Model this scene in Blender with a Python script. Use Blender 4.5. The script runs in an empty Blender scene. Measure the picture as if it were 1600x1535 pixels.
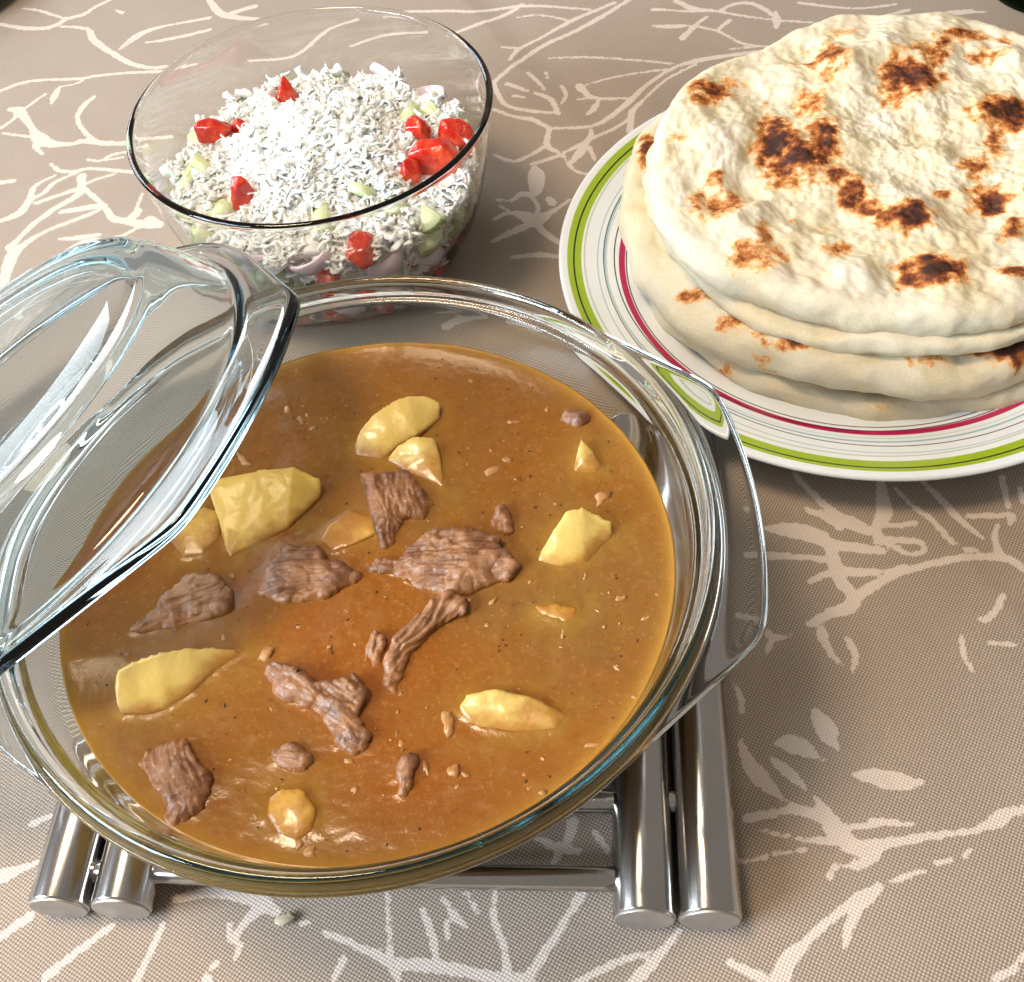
import bpy, bmesh, math, random
import numpy as np
from mathutils import Matrix, Vector

random.seed(7)
rng = np.random.default_rng(7)
sc = bpy.context.scene
R = math.radians

# ------------------------------------------------------------------ camera
IW, IH = 1600.0, 1535.0
F_PX, PITCH, ROLL, CAM_H = 1789.0, 0.9194, -0.1273, 0.39
_c, _s = math.cos(PITCH), math.sin(PITCH)
_fw = np.array([0, _c, -_s]); _r = np.array([1.0, 0, 0]); _u = np.array([0, _s, _c])
_cr, _sr = math.cos(ROLL), math.sin(ROLL)
CR = np.array([_cr * _r + _sr * _u, -_sr * _r + _cr * _u, _fw])
CAM = np.array([0, 0, CAM_H])
cam_d = bpy.data.cameras.new('camera'); cam = bpy.data.objects.new('camera', cam_d)
sc.collection.objects.link(cam); sc.camera = cam
cam_d.sensor_fit = 'HORIZONTAL'; cam_d.sensor_width = 36.0
cam_d.lens = F_PX / IW * 36.0; cam_d.clip_start = 0.01; cam_d.clip_end = 50
M = Matrix.Identity(4)
for i in range(3):
    M[i][0] = CR[0][i]; M[i][1] = CR[1][i]; M[i][2] = -CR[2][i]; M[i][3] = CAM[i]
cam.matrix_world = M

def back(uv, z):
    """measured photo point -> real place at height z"""
    uv = np.atleast_2d(np.array(uv, float))
    d = np.stack([(uv[:, 0] - IW / 2) / F_PX, -(uv[:, 1] - IH / 2) / F_PX, np.ones(len(uv))], 1) @ CR
    z = np.broadcast_to(np.asarray(z, float), (len(uv),))
    t = (z - CAM[2]) / d[:, 2]
    return CAM + d * t[:, None]

def project(X):
    q = (np.atleast_2d(X) - CAM) @ CR.T
    return np.stack([IW / 2 + F_PX * q[:, 0] / q[:, 2], IH / 2 - F_PX * q[:, 1] / q[:, 2]], 1)

# ------------------------------------------------------------------ world, lamps, exposure
w = bpy.data.worlds.new('World'); sc.world = w; w.use_nodes = True
bg = w.node_tree.nodes['Background']
bg.inputs[0].default_value = (1.0, 0.90, 0.80, 1); bg.inputs[1].default_value = 0.27

def area_lamp(name, loc, target, size, power, col, shape='SQUARE', size_y=None):
    l = bpy.data.lights.new(name, 'AREA'); l.shape = shape; l.size = size
    if size_y: l.size_y = size_y
    l.energy = power; l.color = col
    o = bpy.data.objects.new(name, l); sc.collection.objects.link(o)
    o.location = loc
    o.rotation_euler = (Vector(target) - Vector(loc)).to_track_quat('-Z', 'Y').to_euler()
    return o
area_lamp('window_light', (-1.60, -0.35, 0.82), (0, .35, 0), 1.0, 74, (0.76, 0.88, 1.0), 'RECTANGLE', 0.9)
area_lamp('added_back_fill', (-1.5, 1.75, 0.75), (-.1, .35, 0), 1.2, 27, (0.86, 0.93, 1.0), 'RECTANGLE', 1.0)  # added soft lamp at back left, gives the lid reflections and fill
area_lamp('ceiling_lamp', (-0.42, 0.30, 1.35), (0, .35, 0), 0.42, 14.0, (1.0, 0.78, 0.54), 'DISK')
sc.view_settings.view_transform = 'Standard'; sc.view_settings.look = 'None'
sc.view_settings.exposure = 0.22; sc.view_settings.gamma = 1.0
sc.view_settings.use_curve_mapping = False
cy = sc.cycles
cy.use_denoising = True
try: cy.denoiser = 'OPENIMAGEDENOISE'
except Exception: pass
cy.max_bounces = 24; cy.transmission_bounces = 20; cy.glossy_bounces = 8; cy.diffuse_bounces = 4
cy.transparent_max_bounces = 16
cy.caustics_reflective = True; cy.caustics_refractive = True
cy.blur_glossy = 0.6; cy.sample_clamp_indirect = 6.0

# ------------------------------------------------------------------ helpers
def tag(o, label=None, cat=None, group=None, kind=None):
    if label: o['label'] = label
    if cat: o['category'] = cat
    if group: o['group'] = group
    if kind: o['kind'] = kind
    return o

def link(name, me, mat=None, parent=None, smooth=True):
    o = bpy.data.objects.new(name, me); sc.collection.objects.link(o)
    if mat is not None:
        for m_ in (mat if isinstance(mat, (list, tuple)) else [mat]): me.materials.append(m_)
    if smooth and len(me.polygons):
        me.polygons.foreach_set('use_smooth', np.ones(len(me.polygons), bool))
    if parent: o.parent = parent
    return o

def mesh_np(name, V, Fq):
    """vertices (n,3), faces (m,k) of one arity"""
    me = bpy.data.meshes.new(name)
    V = np.asarray(V, np.float32); Fq = np.asarray(Fq, np.int32)
    k = Fq.shape[1]
    me.vertices.add(len(V)); me.vertices.foreach_set('co', V.ravel())
    me.loops.add(Fq.size); me.loops.foreach_set('vertex_index', Fq.ravel())
    me.polygons.add(len(Fq)); me.polygons.foreach_set('loop_start', np.arange(0, Fq.size, k, dtype=np.int32))
    me.update(calc_edges=True); me.validate()
    return me

def attr(me, name, vals):
    a = me.attributes.new(name, 'FLOAT', 'POINT'); a.data.foreach_set('value', np.asarray(vals, np.float32))

def verts_np(me):
    a = np.empty(len(me.vertices) * 3, np.float32); me.vertices.foreach_get('co', a); return a.reshape(-1, 3).astype(float)
def norms_np(me):
    a = np.empty(len(me.vertices) * 3, np.float32); me.vertices.foreach_get('normal', a); return a.reshape(-1, 3).astype(float)

def empty(name, loc=(0, 0, 0), rz=0):
    o = bpy.data.objects.new(name, None); sc.collection.objects.link(o)
    o.location = loc; o.rotation_euler = (0, 0, rz); o.empty_display_size = .02
    return o

def _hash(ix, iy, iz, seed):
    h = (ix * 374761393 + iy * 668265263 + iz * 2147483647 + seed * 974634777) & 0xFFFFFFFF
    h = ((h ^ (h >> 13)) * 1274126177) & 0xFFFFFFFF
    h = ((h ^ (h >> 16)) * 2246822519) & 0xFFFFFFFF
    return (h ^ (h >> 15)) & 0xFFFFFFFF
_G = rng.normal(size=(256, 3)); _G /= np.linalg.norm(_G, axis=1)[:, None]
def noise(P, scale=1.0, seed=0):
    P = np.asarray(P, float) * scale
    i = np.floor(P).astype(np.int64); f = P - i
    u = f * f * f * (f * (f * 6 - 15) + 10)
    out = 0
    for dx in (0, 1):
        for dy in (0, 1):
            for dz in (0, 1):
                g = _G[_hash(i[:, 0] + dx, i[:, 1] + dy, i[:, 2] + dz, seed) & 255]
                d = f - np.array([dx, dy, dz])
                wgt = (u[:, 0] if dx else 1 - u[:, 0]) * (u[:, 1] if dy else 1 - u[:, 1]) * (u[:, 2] if dz else 1 - u[:, 2])
                out = out + wgt * (g * d).sum(1)
    return out * 1.5
def fbm(P, scale, oct=3, seed=0, gain=.5):
    a, o, s = 1.0, 0, scale
    for k in range(oct):
        o = o + a * noise(P, s, seed + k * 17); a *= gain; s *= 2.03
    return o

def catmull(pts, n=4):
    pts = [np.array(p, float) for p in pts]; out = []
    for i in range(len(pts) - 1):
        p0 = pts[max(i - 1, 0)]; p1 = pts[i]; p2 = pts[i + 1]; p3 = pts[min(i + 2, len(pts) - 1)]
        for k in range(n):
            t = k / n
            q = .5 * (2 * p1 + (p2 - p0) * t + (2 * p0 - 5 * p1 + 4 * p2 - p3) * t * t + (3 * p1 - p0 - 3 * p2 + p3) * t ** 3)
            out.append(q)
    out.append(pts[-1]); return out

def lathe(name, prof, n=192, rfun=None):
    """prof: (r, z[, tabweight]); first and last r == 0 close the solid"""
    th = np.arange(n) * 2 * math.pi / n
    V = []; F = []; rings = []
    for q in prof:
        r, z = q[0], q[1]; tw = q[2] if len(q) > 2 else 0
        if r < 1e-5:
            rings.append([len(V)]); V.append((0, 0, z)); continue
        rr = r + (tw * rfun(th) if (rfun is not None and abs(tw) > 1e-4) else 0 * th)
        rings.append(list(range(len(V), len(V) + n)))
        V += list(zip(rr * np.cos(th), rr * np.sin(th), np.full(n, z)))
    for a, b in zip(rings[:-1], rings[1:]):
        for k in range(n):
            k2 = (k + 1) % n
            if len(a) == 1 and len(b) == 1: continue
            if len(a) == 1: F.append((a[0], b[k2], b[k]))
            elif len(b) == 1: F.append((a[k], a[k2], b[0]))
            else: F.append((a[k], a[k2], b[k2], b[k]))
    me = bpy.data.meshes.new(name); me.from_pydata([tuple(map(float, v)) for v in V], [], F)
    bm = bmesh.new(); bm.from_mesh(me); bmesh.ops.recalc_face_normals(bm, faces=bm.faces); bm.to_mesh(me); bm.free()
    return me

def remesh(bm, voxel, smooth=4, fac=.5):
    me = bpy.data.meshes.new('tmp'); bm.to_mesh(me); bm.free()
    o = bpy.data.objects.new('tmp', me); sc.collection.objects.link(o)
    m = o.modifiers.new('r', 'REMESH'); m.mode = 'VOXEL'; m.voxel_size = voxel
    if smooth:
        s = o.modifiers.new('s', 'SMOOTH'); s.factor = fac; s.iterations = smooth
    dg = bpy.context.evaluated_depsgraph_get()
    out = bpy.data.meshes.new_from_object(o.evaluated_get(dg))
    bpy.data.objects.remove(o); bpy.data.meshes.remove(me)
    return out

def set_verts(me, V):
    me.vertices.foreach_set('co', np.asarray(V, np.float32).ravel()); me.update()

def poly_sdf(P, poly):
    """signed distance, negative inside"""
    d = np.full(len(P), 1e9); s = np.ones(len(P))
    n = len(poly)
    for i in range(n):
        a = poly[i]; b = poly[(i + 1) % n]; e = b - a; wv = P - a
        t = np.clip((wv @ e) / (e @ e + 1e-18), 0, 1)
        d = np.minimum(d, ((wv - t[:, None] * e) ** 2).sum(1))
        c1 = P[:, 1] >= a[1]; c2 = P[:, 1] < b[1]; c3 = e[0] * wv[:, 1] > e[1] * wv[:, 0]
        flip = (c1 & c2 & c3) | (~c1 & ~c2 & ~c3)
        s = np.where(flip, -s, s)
    return s * np.sqrt(d)

# ------------------------------------------------------------------ materials
class NT:
    def __init__(self, name):
        self.m = bpy.data.materials.new(name); self.m.use_nodes = True
        self.t = self.m.node_tree; self.t.nodes.clear()
        self.out = self.t.nodes.new('ShaderNodeOutputMaterial')
    def n(self, typ, **kw):
        x = self.t.nodes.new('ShaderNode' + typ)
        for k, v in kw.items(): setattr(x, k, v)
        return x
    def l(self, a, b): self.t.links.new(a, b)
    def val(self, sock, v):
        if hasattr(v, 'is_linked') or isinstance(v, bpy.types.NodeSocket): self.l(v, sock)
        else: sock.default_value = v
    def math(self, op, a, b=None, c=None, clamp=False):
        x = self.n('Math', operation=op); x.use_clamp = clamp
        self.val(x.inputs[0], a)
        if b is not None: self.val(x.inputs[1], b)
        if c is not None: self.val(x.inputs[2], c)
        return x.outputs[0]
    def mix(self, fac, a, b, mode='MIX'):
        x = self.n('Mix', data_type='RGBA', blend_type=mode)
        self.val(x.inputs['Factor'], fac)
        for s, v in ((x.inputs[6], a), (x.inputs[7], b)):
            if isinstance(v, bpy.types.NodeSocket): self.l(v, s)
            else: s.default_value = (*v, 1)
        return x.outputs[2]
    def ramp(self, fac, stops, interp='LINEAR'):
        x = self.n('ValToRGB'); self.val(x.inputs[0], fac); cr = x.color_ramp; cr.interpolation = interp
        while len(cr.elements) < len(stops): cr.elements.new(.5)
        for e, (p, c) in zip(cr.elements, stops): e.position = p; e.color = (*c, 1) if len(c) == 3 else c
        return x.outputs[0]
    def coord(self): return self.n('TexCoord').outputs['Object']
    def noise(self, scale, detail=3, rough=.5, vec=None, dist=0):
        x = self.n('TexNoise'); x.inputs['Scale'].default_value = scale; x.inputs['Detail'].default_value = detail
        x.inputs['Roughness'].default_value = rough; x.inputs['Distortion'].default_value = dist
        self.l(vec if vec is not None else self.coord(), x.inputs['Vector'])
        return x.outputs['Fac']
    def smooth(self, v, lo, hi):
        x = self.n('MapRange', interpolation_type='SMOOTHSTEP'); self.val(x.inputs[0], v)
        x.inputs[1].default_value = lo; x.inputs[2].default_value = hi
        return x.outputs[0]
    def attr(self, name): return self.n('Attribute', attribute_name=name).outputs['Fac']
    def bump(self, h, strength=.3, dist=.001):
        x = self.n('Bump'); x.inputs['Strength'].default_value = strength; x.inputs['Distance'].default_value = dist
        self.l(h, x.inputs['Height']); return x.outputs[0]
    def bsdf(self, color, rough=.5, **kw):
        b = self.n('BsdfPrincipled')
        if isinstance(color, bpy.types.NodeSocket): self.l(color, b.inputs['Base Color'])
        else: b.inputs['Base Color'].default_value = (*color, 1)
        self.val(b.inputs['Roughness'], rough)
        for k, v in kw.items():
            s = b.inputs[k.replace('_', ' ')]
            if isinstance(v, bpy.types.NodeSocket): self.l(v, s)
            else: s.default_value = v
        self.l(b.outputs[0], self.out.inputs[0]); return b

def glass_mat(name, col, rough=0.0, ior=1.47, absorb=None, dens=0):
    t = NT(name)
    g = t.n('BsdfGlass'); g.inputs['Color'].default_value = (*col, 1)
    g.inputs['Roughness'].default_value = rough; g.inputs['IOR'].default_value = ior
    t.l(g.outputs[0], t.out.inputs[0])
    if absorb:
        v = t.n('VolumeAbsorption'); v.inputs[0].default_value = (*absorb, 1); v.inputs[1].default_value = dens
        t.l(v.outputs[0], t.out.inputs[1])
    return t.m
M_GLASS = glass_mat('borosilicate glass', (0.985, 0.995, 0.995), absorb=(.26, .74, .92), dens=12)
M_GLASS_D = glass_mat('thick borosilicate glass', (0.985, 0.995, 0.995), absorb=(.20, .66, .78), dens=9)
M_GLASS_B = glass_mat('clear soda glass', (0.99, 0.995, 0.995), absorb=(.6, .7, .68), dens=3)

def cloth_mat():
    t = NT('printed woven cloth')
    co = t.coord()
    mp = t.n('Mapping'); mp.inputs['Rotation'].default_value = (0, 0, R(-9)); t.l(co, mp.inputs[0])
    wob = t.n('TexNoise'); wob.inputs['Scale'].default_value = 60; wob.inputs['Detail'].default_value = 2; t.l(co, wob.inputs[0])
    vadd = t.n('VectorMath', operation='MULTIPLY_ADD'); t.l(wob.outputs['Color'], vadd.inputs[0])
    vadd.inputs[1].default_value = (.0012, .0012, 0); t.l(mp.outputs[0], vadd.inputs[2])
    sx = t.n('SeparateXYZ'); t.l(vadd.outputs[0], sx.inputs[0])
    k = math.pi / 0.00082
    a = t.math('SINE', t.math('MULTIPLY', sx.outputs[0], k)); b = t.math('SINE', t.math('MULTIPLY', sx.outputs[1], k))
    ab = t.math('MULTIPLY', a, b)
    weave = t.smooth(ab, -.25, .55)
    tn = t.noise(900, 2, .6)
    # yarn slubs
    slub = t.noise(35, 4, .65)
    dark = t.mix(slub, (.185, .134, .096), (.245, .188, .142))
    light = t.mix(tn, (.37, .305, .245), (.47, .40, .335))
    base = t.mix(weave, dark, light)
    pd = t.mix(slub, (.47, .39, .33), (.54, .46, .395)); pl = t.mix(tn, (.58, .49, .43), (.67, .585, .52))
    prn = t.mix(weave, pd, pl)
    sd = t.attr('print_sdf')
    edge = t.math('ADD', sd, t.math('MULTIPLY', t.math('SUBTRACT', t.noise(380, 4, .7), .5), .0034))
    edge2 = t.math('ADD', edge, t.math('MULTIPLY', ab, .00012))
    mask = t.smooth(edge2, .00025, -.00025)
    # worn, greyish patches of the print
    wear = t.smooth(t.noise(28, 3, .5), .60, .78)
    mask = t.math('MULTIPLY', mask, t.math('SUBTRACT', 1, t.math('MULTIPLY', wear, .35)))
    col = t.mix(mask, base, prn)
    bmp = t.bump(ab, .35, .0003)
    t.bsdf(col, .78, Normal=bmp, Specular_IOR_Level=.35, Sheen_Weight=.1)
    return t.m
M_CLOTH = cloth_mat()

def steel_mat():
    t = NT('brushed steel')
    co = t.coord(); mp = t.n('Mapping'); mp.inputs['Scale'].default_value = (900, 12, 900); t.l(co, mp.inputs[0])
    x = t.n('TexNoise'); x.inputs['Scale'].default_value = 1; x.inputs['Detail'].default_value = 3; t.l(mp.outputs[0], x.inputs[0])
    ro = t.math('MULTIPLY_ADD', x.outputs[0], .14, .10)
    sm = t.noise(60, 3)
    col = t.mix(sm, (.42, .41, .40), (.54, .52, .50))
    t.bsdf(col, ro, Metallic=1.0, Normal=t.bump(x.outputs[0], .06, .0003), Anisotropic=.4)
    return t.m
M_STEEL = steel_mat()
def endcap_mat():
    t = NT('cut steel'); sm = t.noise(500, 4, .7); big = t.noise(160, 2)
    col = t.mix(big, (.34, .32, .30), (.55, .52, .49))
    t.bsdf(col, t.math('MULTIPLY_ADD', sm, .25, .32), Metallic=.85, Normal=t.bump(sm, .25, .0003)); return t.m
M_CAP = endcap_mat()
M_DARK = NT('dark gap'); M_DARK.bsdf((.02, .02, .02), .6); M_DARK = M_DARK.m

def plate_mat():
    t = NT('glazed plate with painted rings')
    sx = t.n('SeparateXYZ'); t.l(t.coord(), sx.inputs[0])
    r0 = t.math('SQRT', t.math('ADD', t.math('MULTIPLY', sx.outputs[0], sx.outputs[0]), t.math('MULTIPLY', sx.outputs[1], sx.outputs[1])))
    th = t.math('ARCTAN2', sx.outputs[1], sx.outputs[0])
    def rad(amp, ph, k=1): return t.math('ADD', r0, t.math('MULTIPLY', t.math('SINE', t.math('ADD', t.math('MULTIPLY', th, k), ph)), amp))
    def band(r, a, b, e=.0002):
        return t.math('MULTIPLY', t.smooth(r, a - e, a + e), t.smooth(r, b + e, b - e))
    white = (.74, .79, .84)
    col = t.mix(band(rad(.0006, 1.0), .1272, .1338), white, (.30, .44, .018))
    col = t.mix(t.math('MULTIPLY', band(rad(.0012, 2.4), .1248, .1256), .8), col, (.42, .50, .36))
    col = t.mix(band(rad(.0016, .6), .1300, .1308), col, (.012, .014, .012))
    col = t.mix(band(rad(.0015, 3.6), .1162, .1172), col, (.30, .47, .55))
    col = t.mix(band(rad(.0014, 5.0, 2), .1140, .1146), col, (.55, .62, .66))
    col = t.mix(band(rad(.0010, .2), .1068, .1098), col, (.42, .012, .085))
    col = t.mix(band(rad(.0030, 2.2), .1090, .1096), col, (.012, .012, .014))
    col = t.mix(band(rad(.0020, 4.4), .1186, .1191), col, (.015, .016, .018))
    col = t.mix(band(rad(.0022, 1.2), .1040, .1046), col, (.015, .016, .018))
    col = t.mix(band(rad(.0018, 5.4), .1212, .1217), col, (.32, .48, .56))
    t.bsdf(col, .09, Coat_Weight=.5, Coat_Roughness=.04); return t.m
M_PLATE = plate_mat()

def bread_mat():
    t = NT('griddled flatbread')
    s = t.attr('scorch')
    n1 = t.noise(170, 4, .65); n2 = t.noise(60, 3, .6); n3 = t.noise(520, 3, .6)
    v = t.math('ADD', s, t.math('MULTIPLY', t.math('SUBTRACT', n1, .5), 1.0))
    v = t.math('ADD', v, t.math('MULTIPLY', t.math('SUBTRACT', n3, .5), .55))
    v = t.math('MULTIPLY', v, t.smooth(s, .02, .25))
    fl = t.attr('flour')
    cream = t.mix(n2, (.50, .41, .23), (.58, .51, .345))
    cream = t.mix(t.math('MULTIPLY', fl, .9), cream, (.61, .57, .47))
    cream = t.mix(t.math('MULTIPLY', t.smooth(n2, .56, .72), t.math('SUBTRACT', .55, t.math('MULTIPLY', fl, .5))), cream, (.72, .50, .22))
    ramp = t.n('ValToRGB'); t.l(v, ramp.inputs[0]); cr = ramp.color_ramp
    st = [(.0, (.80, .58, .30, 0)), (.30, (.78, .52, .22, .0)), (.48, (.62, .30, .085, .8)), (.64, (.38, .125, .026, 1)), (.82, (.14, .034, .010, 1)), (1, (.040, .013, .008, 1))]
    while len(cr.elements) < len(st): cr.elements.new(.5)
    for e, (p, c) in zip(cr.elements, st): e.position = p; e.color = c
    col = t.mix(ramp.outputs[1], cream, ramp.outputs[0])
    sp_ = t.noise(1300, 3, .7); n5 = t.noise(26, 4, .6)
    col = t.mix(t.math('MULTIPLY', t.math('MULTIPLY', t.smooth(sp_, .46, .66), .25), t.math('SUBTRACT', 1, ramp.outputs[1])), col, (.84, .80, .70))
    col = t.mix(t.math('MULTIPLY', t.smooth(n5, .52, .74), t.math('MULTIPLY', .34, t.math('SUBTRACT', 1, ramp.outputs[1]))), col, (.60, .42, .20))
    bh = t.math('ADD', n1, t.math('ADD', t.math('MULTIPLY', n3, .6), t.math('MULTIPLY', sp_, .25)))
    t.bsdf(col, .72, Normal=t.bump(bh, .28, .0008), Subsurface_Weight=.25, Subsurface_Radius=(.006, .004, .002), Subsurface_Scale=.6, Specular_IOR_Level=.3)
    return t.m
M_BREAD = bread_mat()

def stew_mat():
    t = NT('paprika stew broth')
    n1 = t.noise(22, 4, .6, dist=.4); n2 = t.noise(160, 4, .7); n3 = t.noise(620, 2, .6); big = t.noise(11, 2, .5)
    c1 = t.mix(t.smooth(n1, .36, .66), (.215, .078, .009), (.190, .086, .020))
    oil = t.smooth(t.math('ADD', big, t.math('MULTIPLY', t.math('SUBTRACT', n2, .5), .25)), .47, .64)
    c1 = t.mix(t.math('MULTIPLY', oil, .65), c1, (.245, .064, .003))
    c1 = t.mix(t.math('MULTIPLY', t.smooth(t.noise(38, 5, .7, dist=1.0), .54, .74), .35), c1, (.25, .120, .036))
    c1 = t.mix(t.math('MULTIPLY', t.smooth(n2, .50, .72), .42), c1, (.27, .130, .038))
    c1 = t.mix(t.math('MULTIPLY', t.smooth(n3, .58, .70), .42), c1, (.33, .165, .05))
    c1 = t.mix(t.math('MULTIPLY', t.smooth(n3, .36, .28), .45), c1, (.09, .022, .003))
    c1 = t.mix(t.math('MULTIPLY', t.attr('potato_near'), .60), c1, (.30, .165, .022))
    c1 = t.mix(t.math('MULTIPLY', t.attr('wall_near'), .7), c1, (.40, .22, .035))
    h = t.math('ADD', n2, t.math('MULTIPLY', n3, .35))
    t.bsdf(c1, .17, Normal=t.bump(h, .16, .0008), Subsurface_Weight=.2, Subsurface_Radius=(.006, .003, .001), Subsurface_Scale=.5, Specular_IOR_Level=.45)
    return t.m
M_STEW = stew_mat()

def potato_mat(name, a, b, sauce):
    t = NT(name)
    n1 = t.noise(45, 3, .6); n2 = t.noise(420, 4, .65); n3 = t.noise(130, 3, .6)
    col = t.mix(n1, a, b)
    hgt = t.attr('wet')
    sm = t.math('ADD', hgt, t.math('MULTIPLY', t.math('SUBTRACT', n3, .5), 1.1))
    col = t.mix(t.math('MULTIPLY', t.smooth(sm, .22, .90), sauce), col, (.34, .140, .014))
    col = t.mix(t.math('MULTIPLY', t.smooth(n2, .66, .74), .6), col, (.20, .09, .02))
    t.bsdf(col, .30, Normal=t.bump(n2, .28, .0006), Subsurface_Weight=.35, Subsurface_Radius=(.008, .005, .0015), Subsurface_Scale=.7, Coat_Weight=.4, Coat_Roughness=.14)
    return t.m
M_POTATO = potato_mat('boiled potato', (.58, .41, .10), (.65, .49, .16), .95)
M_POTATO_S = potato_mat('boiled potato with sauce', (.62, .36, .055), (.68, .45, .09), 1.0)

def meat_mat():
    t = NT('stewed meat')
    co = t.coord(); n1 = t.noise(90, 4, .65); n2 = t.noise(480, 3, .65); n4 = t.noise(30, 2)
    col = t.mix(t.smooth(n1, .32, .68), (.125, .046, .016), (.31, .145, .064))
    col = t.mix(t.math('MULTIPLY', t.smooth(n4, .5, .7), .5), col, (.38, .20, .10))
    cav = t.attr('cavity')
    col = t.mix(t.math('MULTIPLY', t.smooth(cav, .50, .10), .75), col, (.15, .050, .013))  # shade in the creases painted into the meat colour
    wet = t.attr('wet')
    col = t.mix(t.math('MULTIPLY', t.smooth(t.math('ADD', wet, t.math('MULTIPLY', t.math('SUBTRACT', n4, .5), .9)), .35, .95), .85), col, (.25, .090, .011))
    n6 = t.noise(1500, 3, .7)
    col = t.mix(t.math('MULTIPLY', t.smooth(n2, .56, .70), .4), col, (.46, .25, .125))
    h = t.math('ADD', n1, t.math('ADD', t.math('MULTIPLY', n2, .6), t.math('MULTIPLY', n6, .3)))
    t.bsdf(col, t.math('MULTIPLY_ADD', n2, .45, .22), Normal=t.bump(h, .55, .0008), Subsurface_Weight=.1, Subsurface_Radius=(.004, .0015, .0008), Subsurface_Scale=.5, Coat_Weight=.12, Coat_Roughness=.15)
    return t.m
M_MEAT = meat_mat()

def simple(name, a, b, scale, rough, sss=0, bump=.15, **kw):
    t = NT(name); n1 = t.noise(scale, 3, .6); n2 = t.noise(scale * 5, 2)
    d = dict(Normal=t.bump(n2, bump, .0006), **kw)
    if sss: d.update(Subsurface_Weight=sss, Subsurface_Radius=(.006, .005, .004), Subsurface_Scale=.5)
    t.bsdf(t.mix(n1, a, b), rough, **d); return t.m
M_CHEESE = simple('grated white cheese', (.88, .90, .84), (.94, .96, .94), 70, .5, .55)
M_CORE = simple('packed cheese', (.80, .81, .72), (.90, .91, .84), 90, .6)
def tomato_mat():
    t = NT('cut tomato'); n1 = t.noise(110, 3, .6, dist=.5); n2 = t.noise(420, 3)
    col = t.mix(t.smooth(n1, .42, .66), (.44, .014, .006), (.60, .065, .018))
    col = t.mix(t.math('MULTIPLY', t.smooth(n2, .62, .74), .5), col, (.68, .20, .06))
    t.bsdf(col, .20, Normal=t.bump(t.math('ADD', n1, n2), .35, .0009), Subsurface_Weight=.2, Subsurface_Radius=(.006, .002, .001), Subsurface_Scale=.5, Coat_Weight=.2, Coat_Roughness=.1)
    return t.m
M_TOM = tomato_mat()
M_TOMF = simple('tomato flesh', (.58, .08, .03), (.70, .16, .06), 240, .2, .2, .3)
M_CUC = simple('cucumber flesh', (.56, .66, .36), (.70, .77, .52), 150, .25, .3, .2)
M_CUCS = simple('cucumber skin', (.16, .26, .045), (.30, .40, .10), 200, .3)
M_ONION = simple('red onion', (.62, .44, .55), (.80, .72, .76), 60, .25, .3)
M_BITS = simple('stew bits', (.30, .130, .035), (.46, .24, .09), 260, .3, .2)
M_HERB = simple('herb flakes', (.06, .018, .005), (.09, .04, .012), 300, .6)
M_CRUMB = simple('bread crumb', (.34, .30, .20), (.46, .41, .29), 400, .7)
M_BLACK = simple('dark stoneware', (.010, .007, .006), (.02, .014, .010), 60, .5)

# ------------------------------------------------------------------ layout numbers
STEW_C = np.array([-0.0515, 0.2185]); DISH_Z = 0.0205; STEW_Z = 0.0733
SAL_C = np.array([-0.070, 0.4681]); PL_C = np.array([0.1734, 0.3985])

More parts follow.
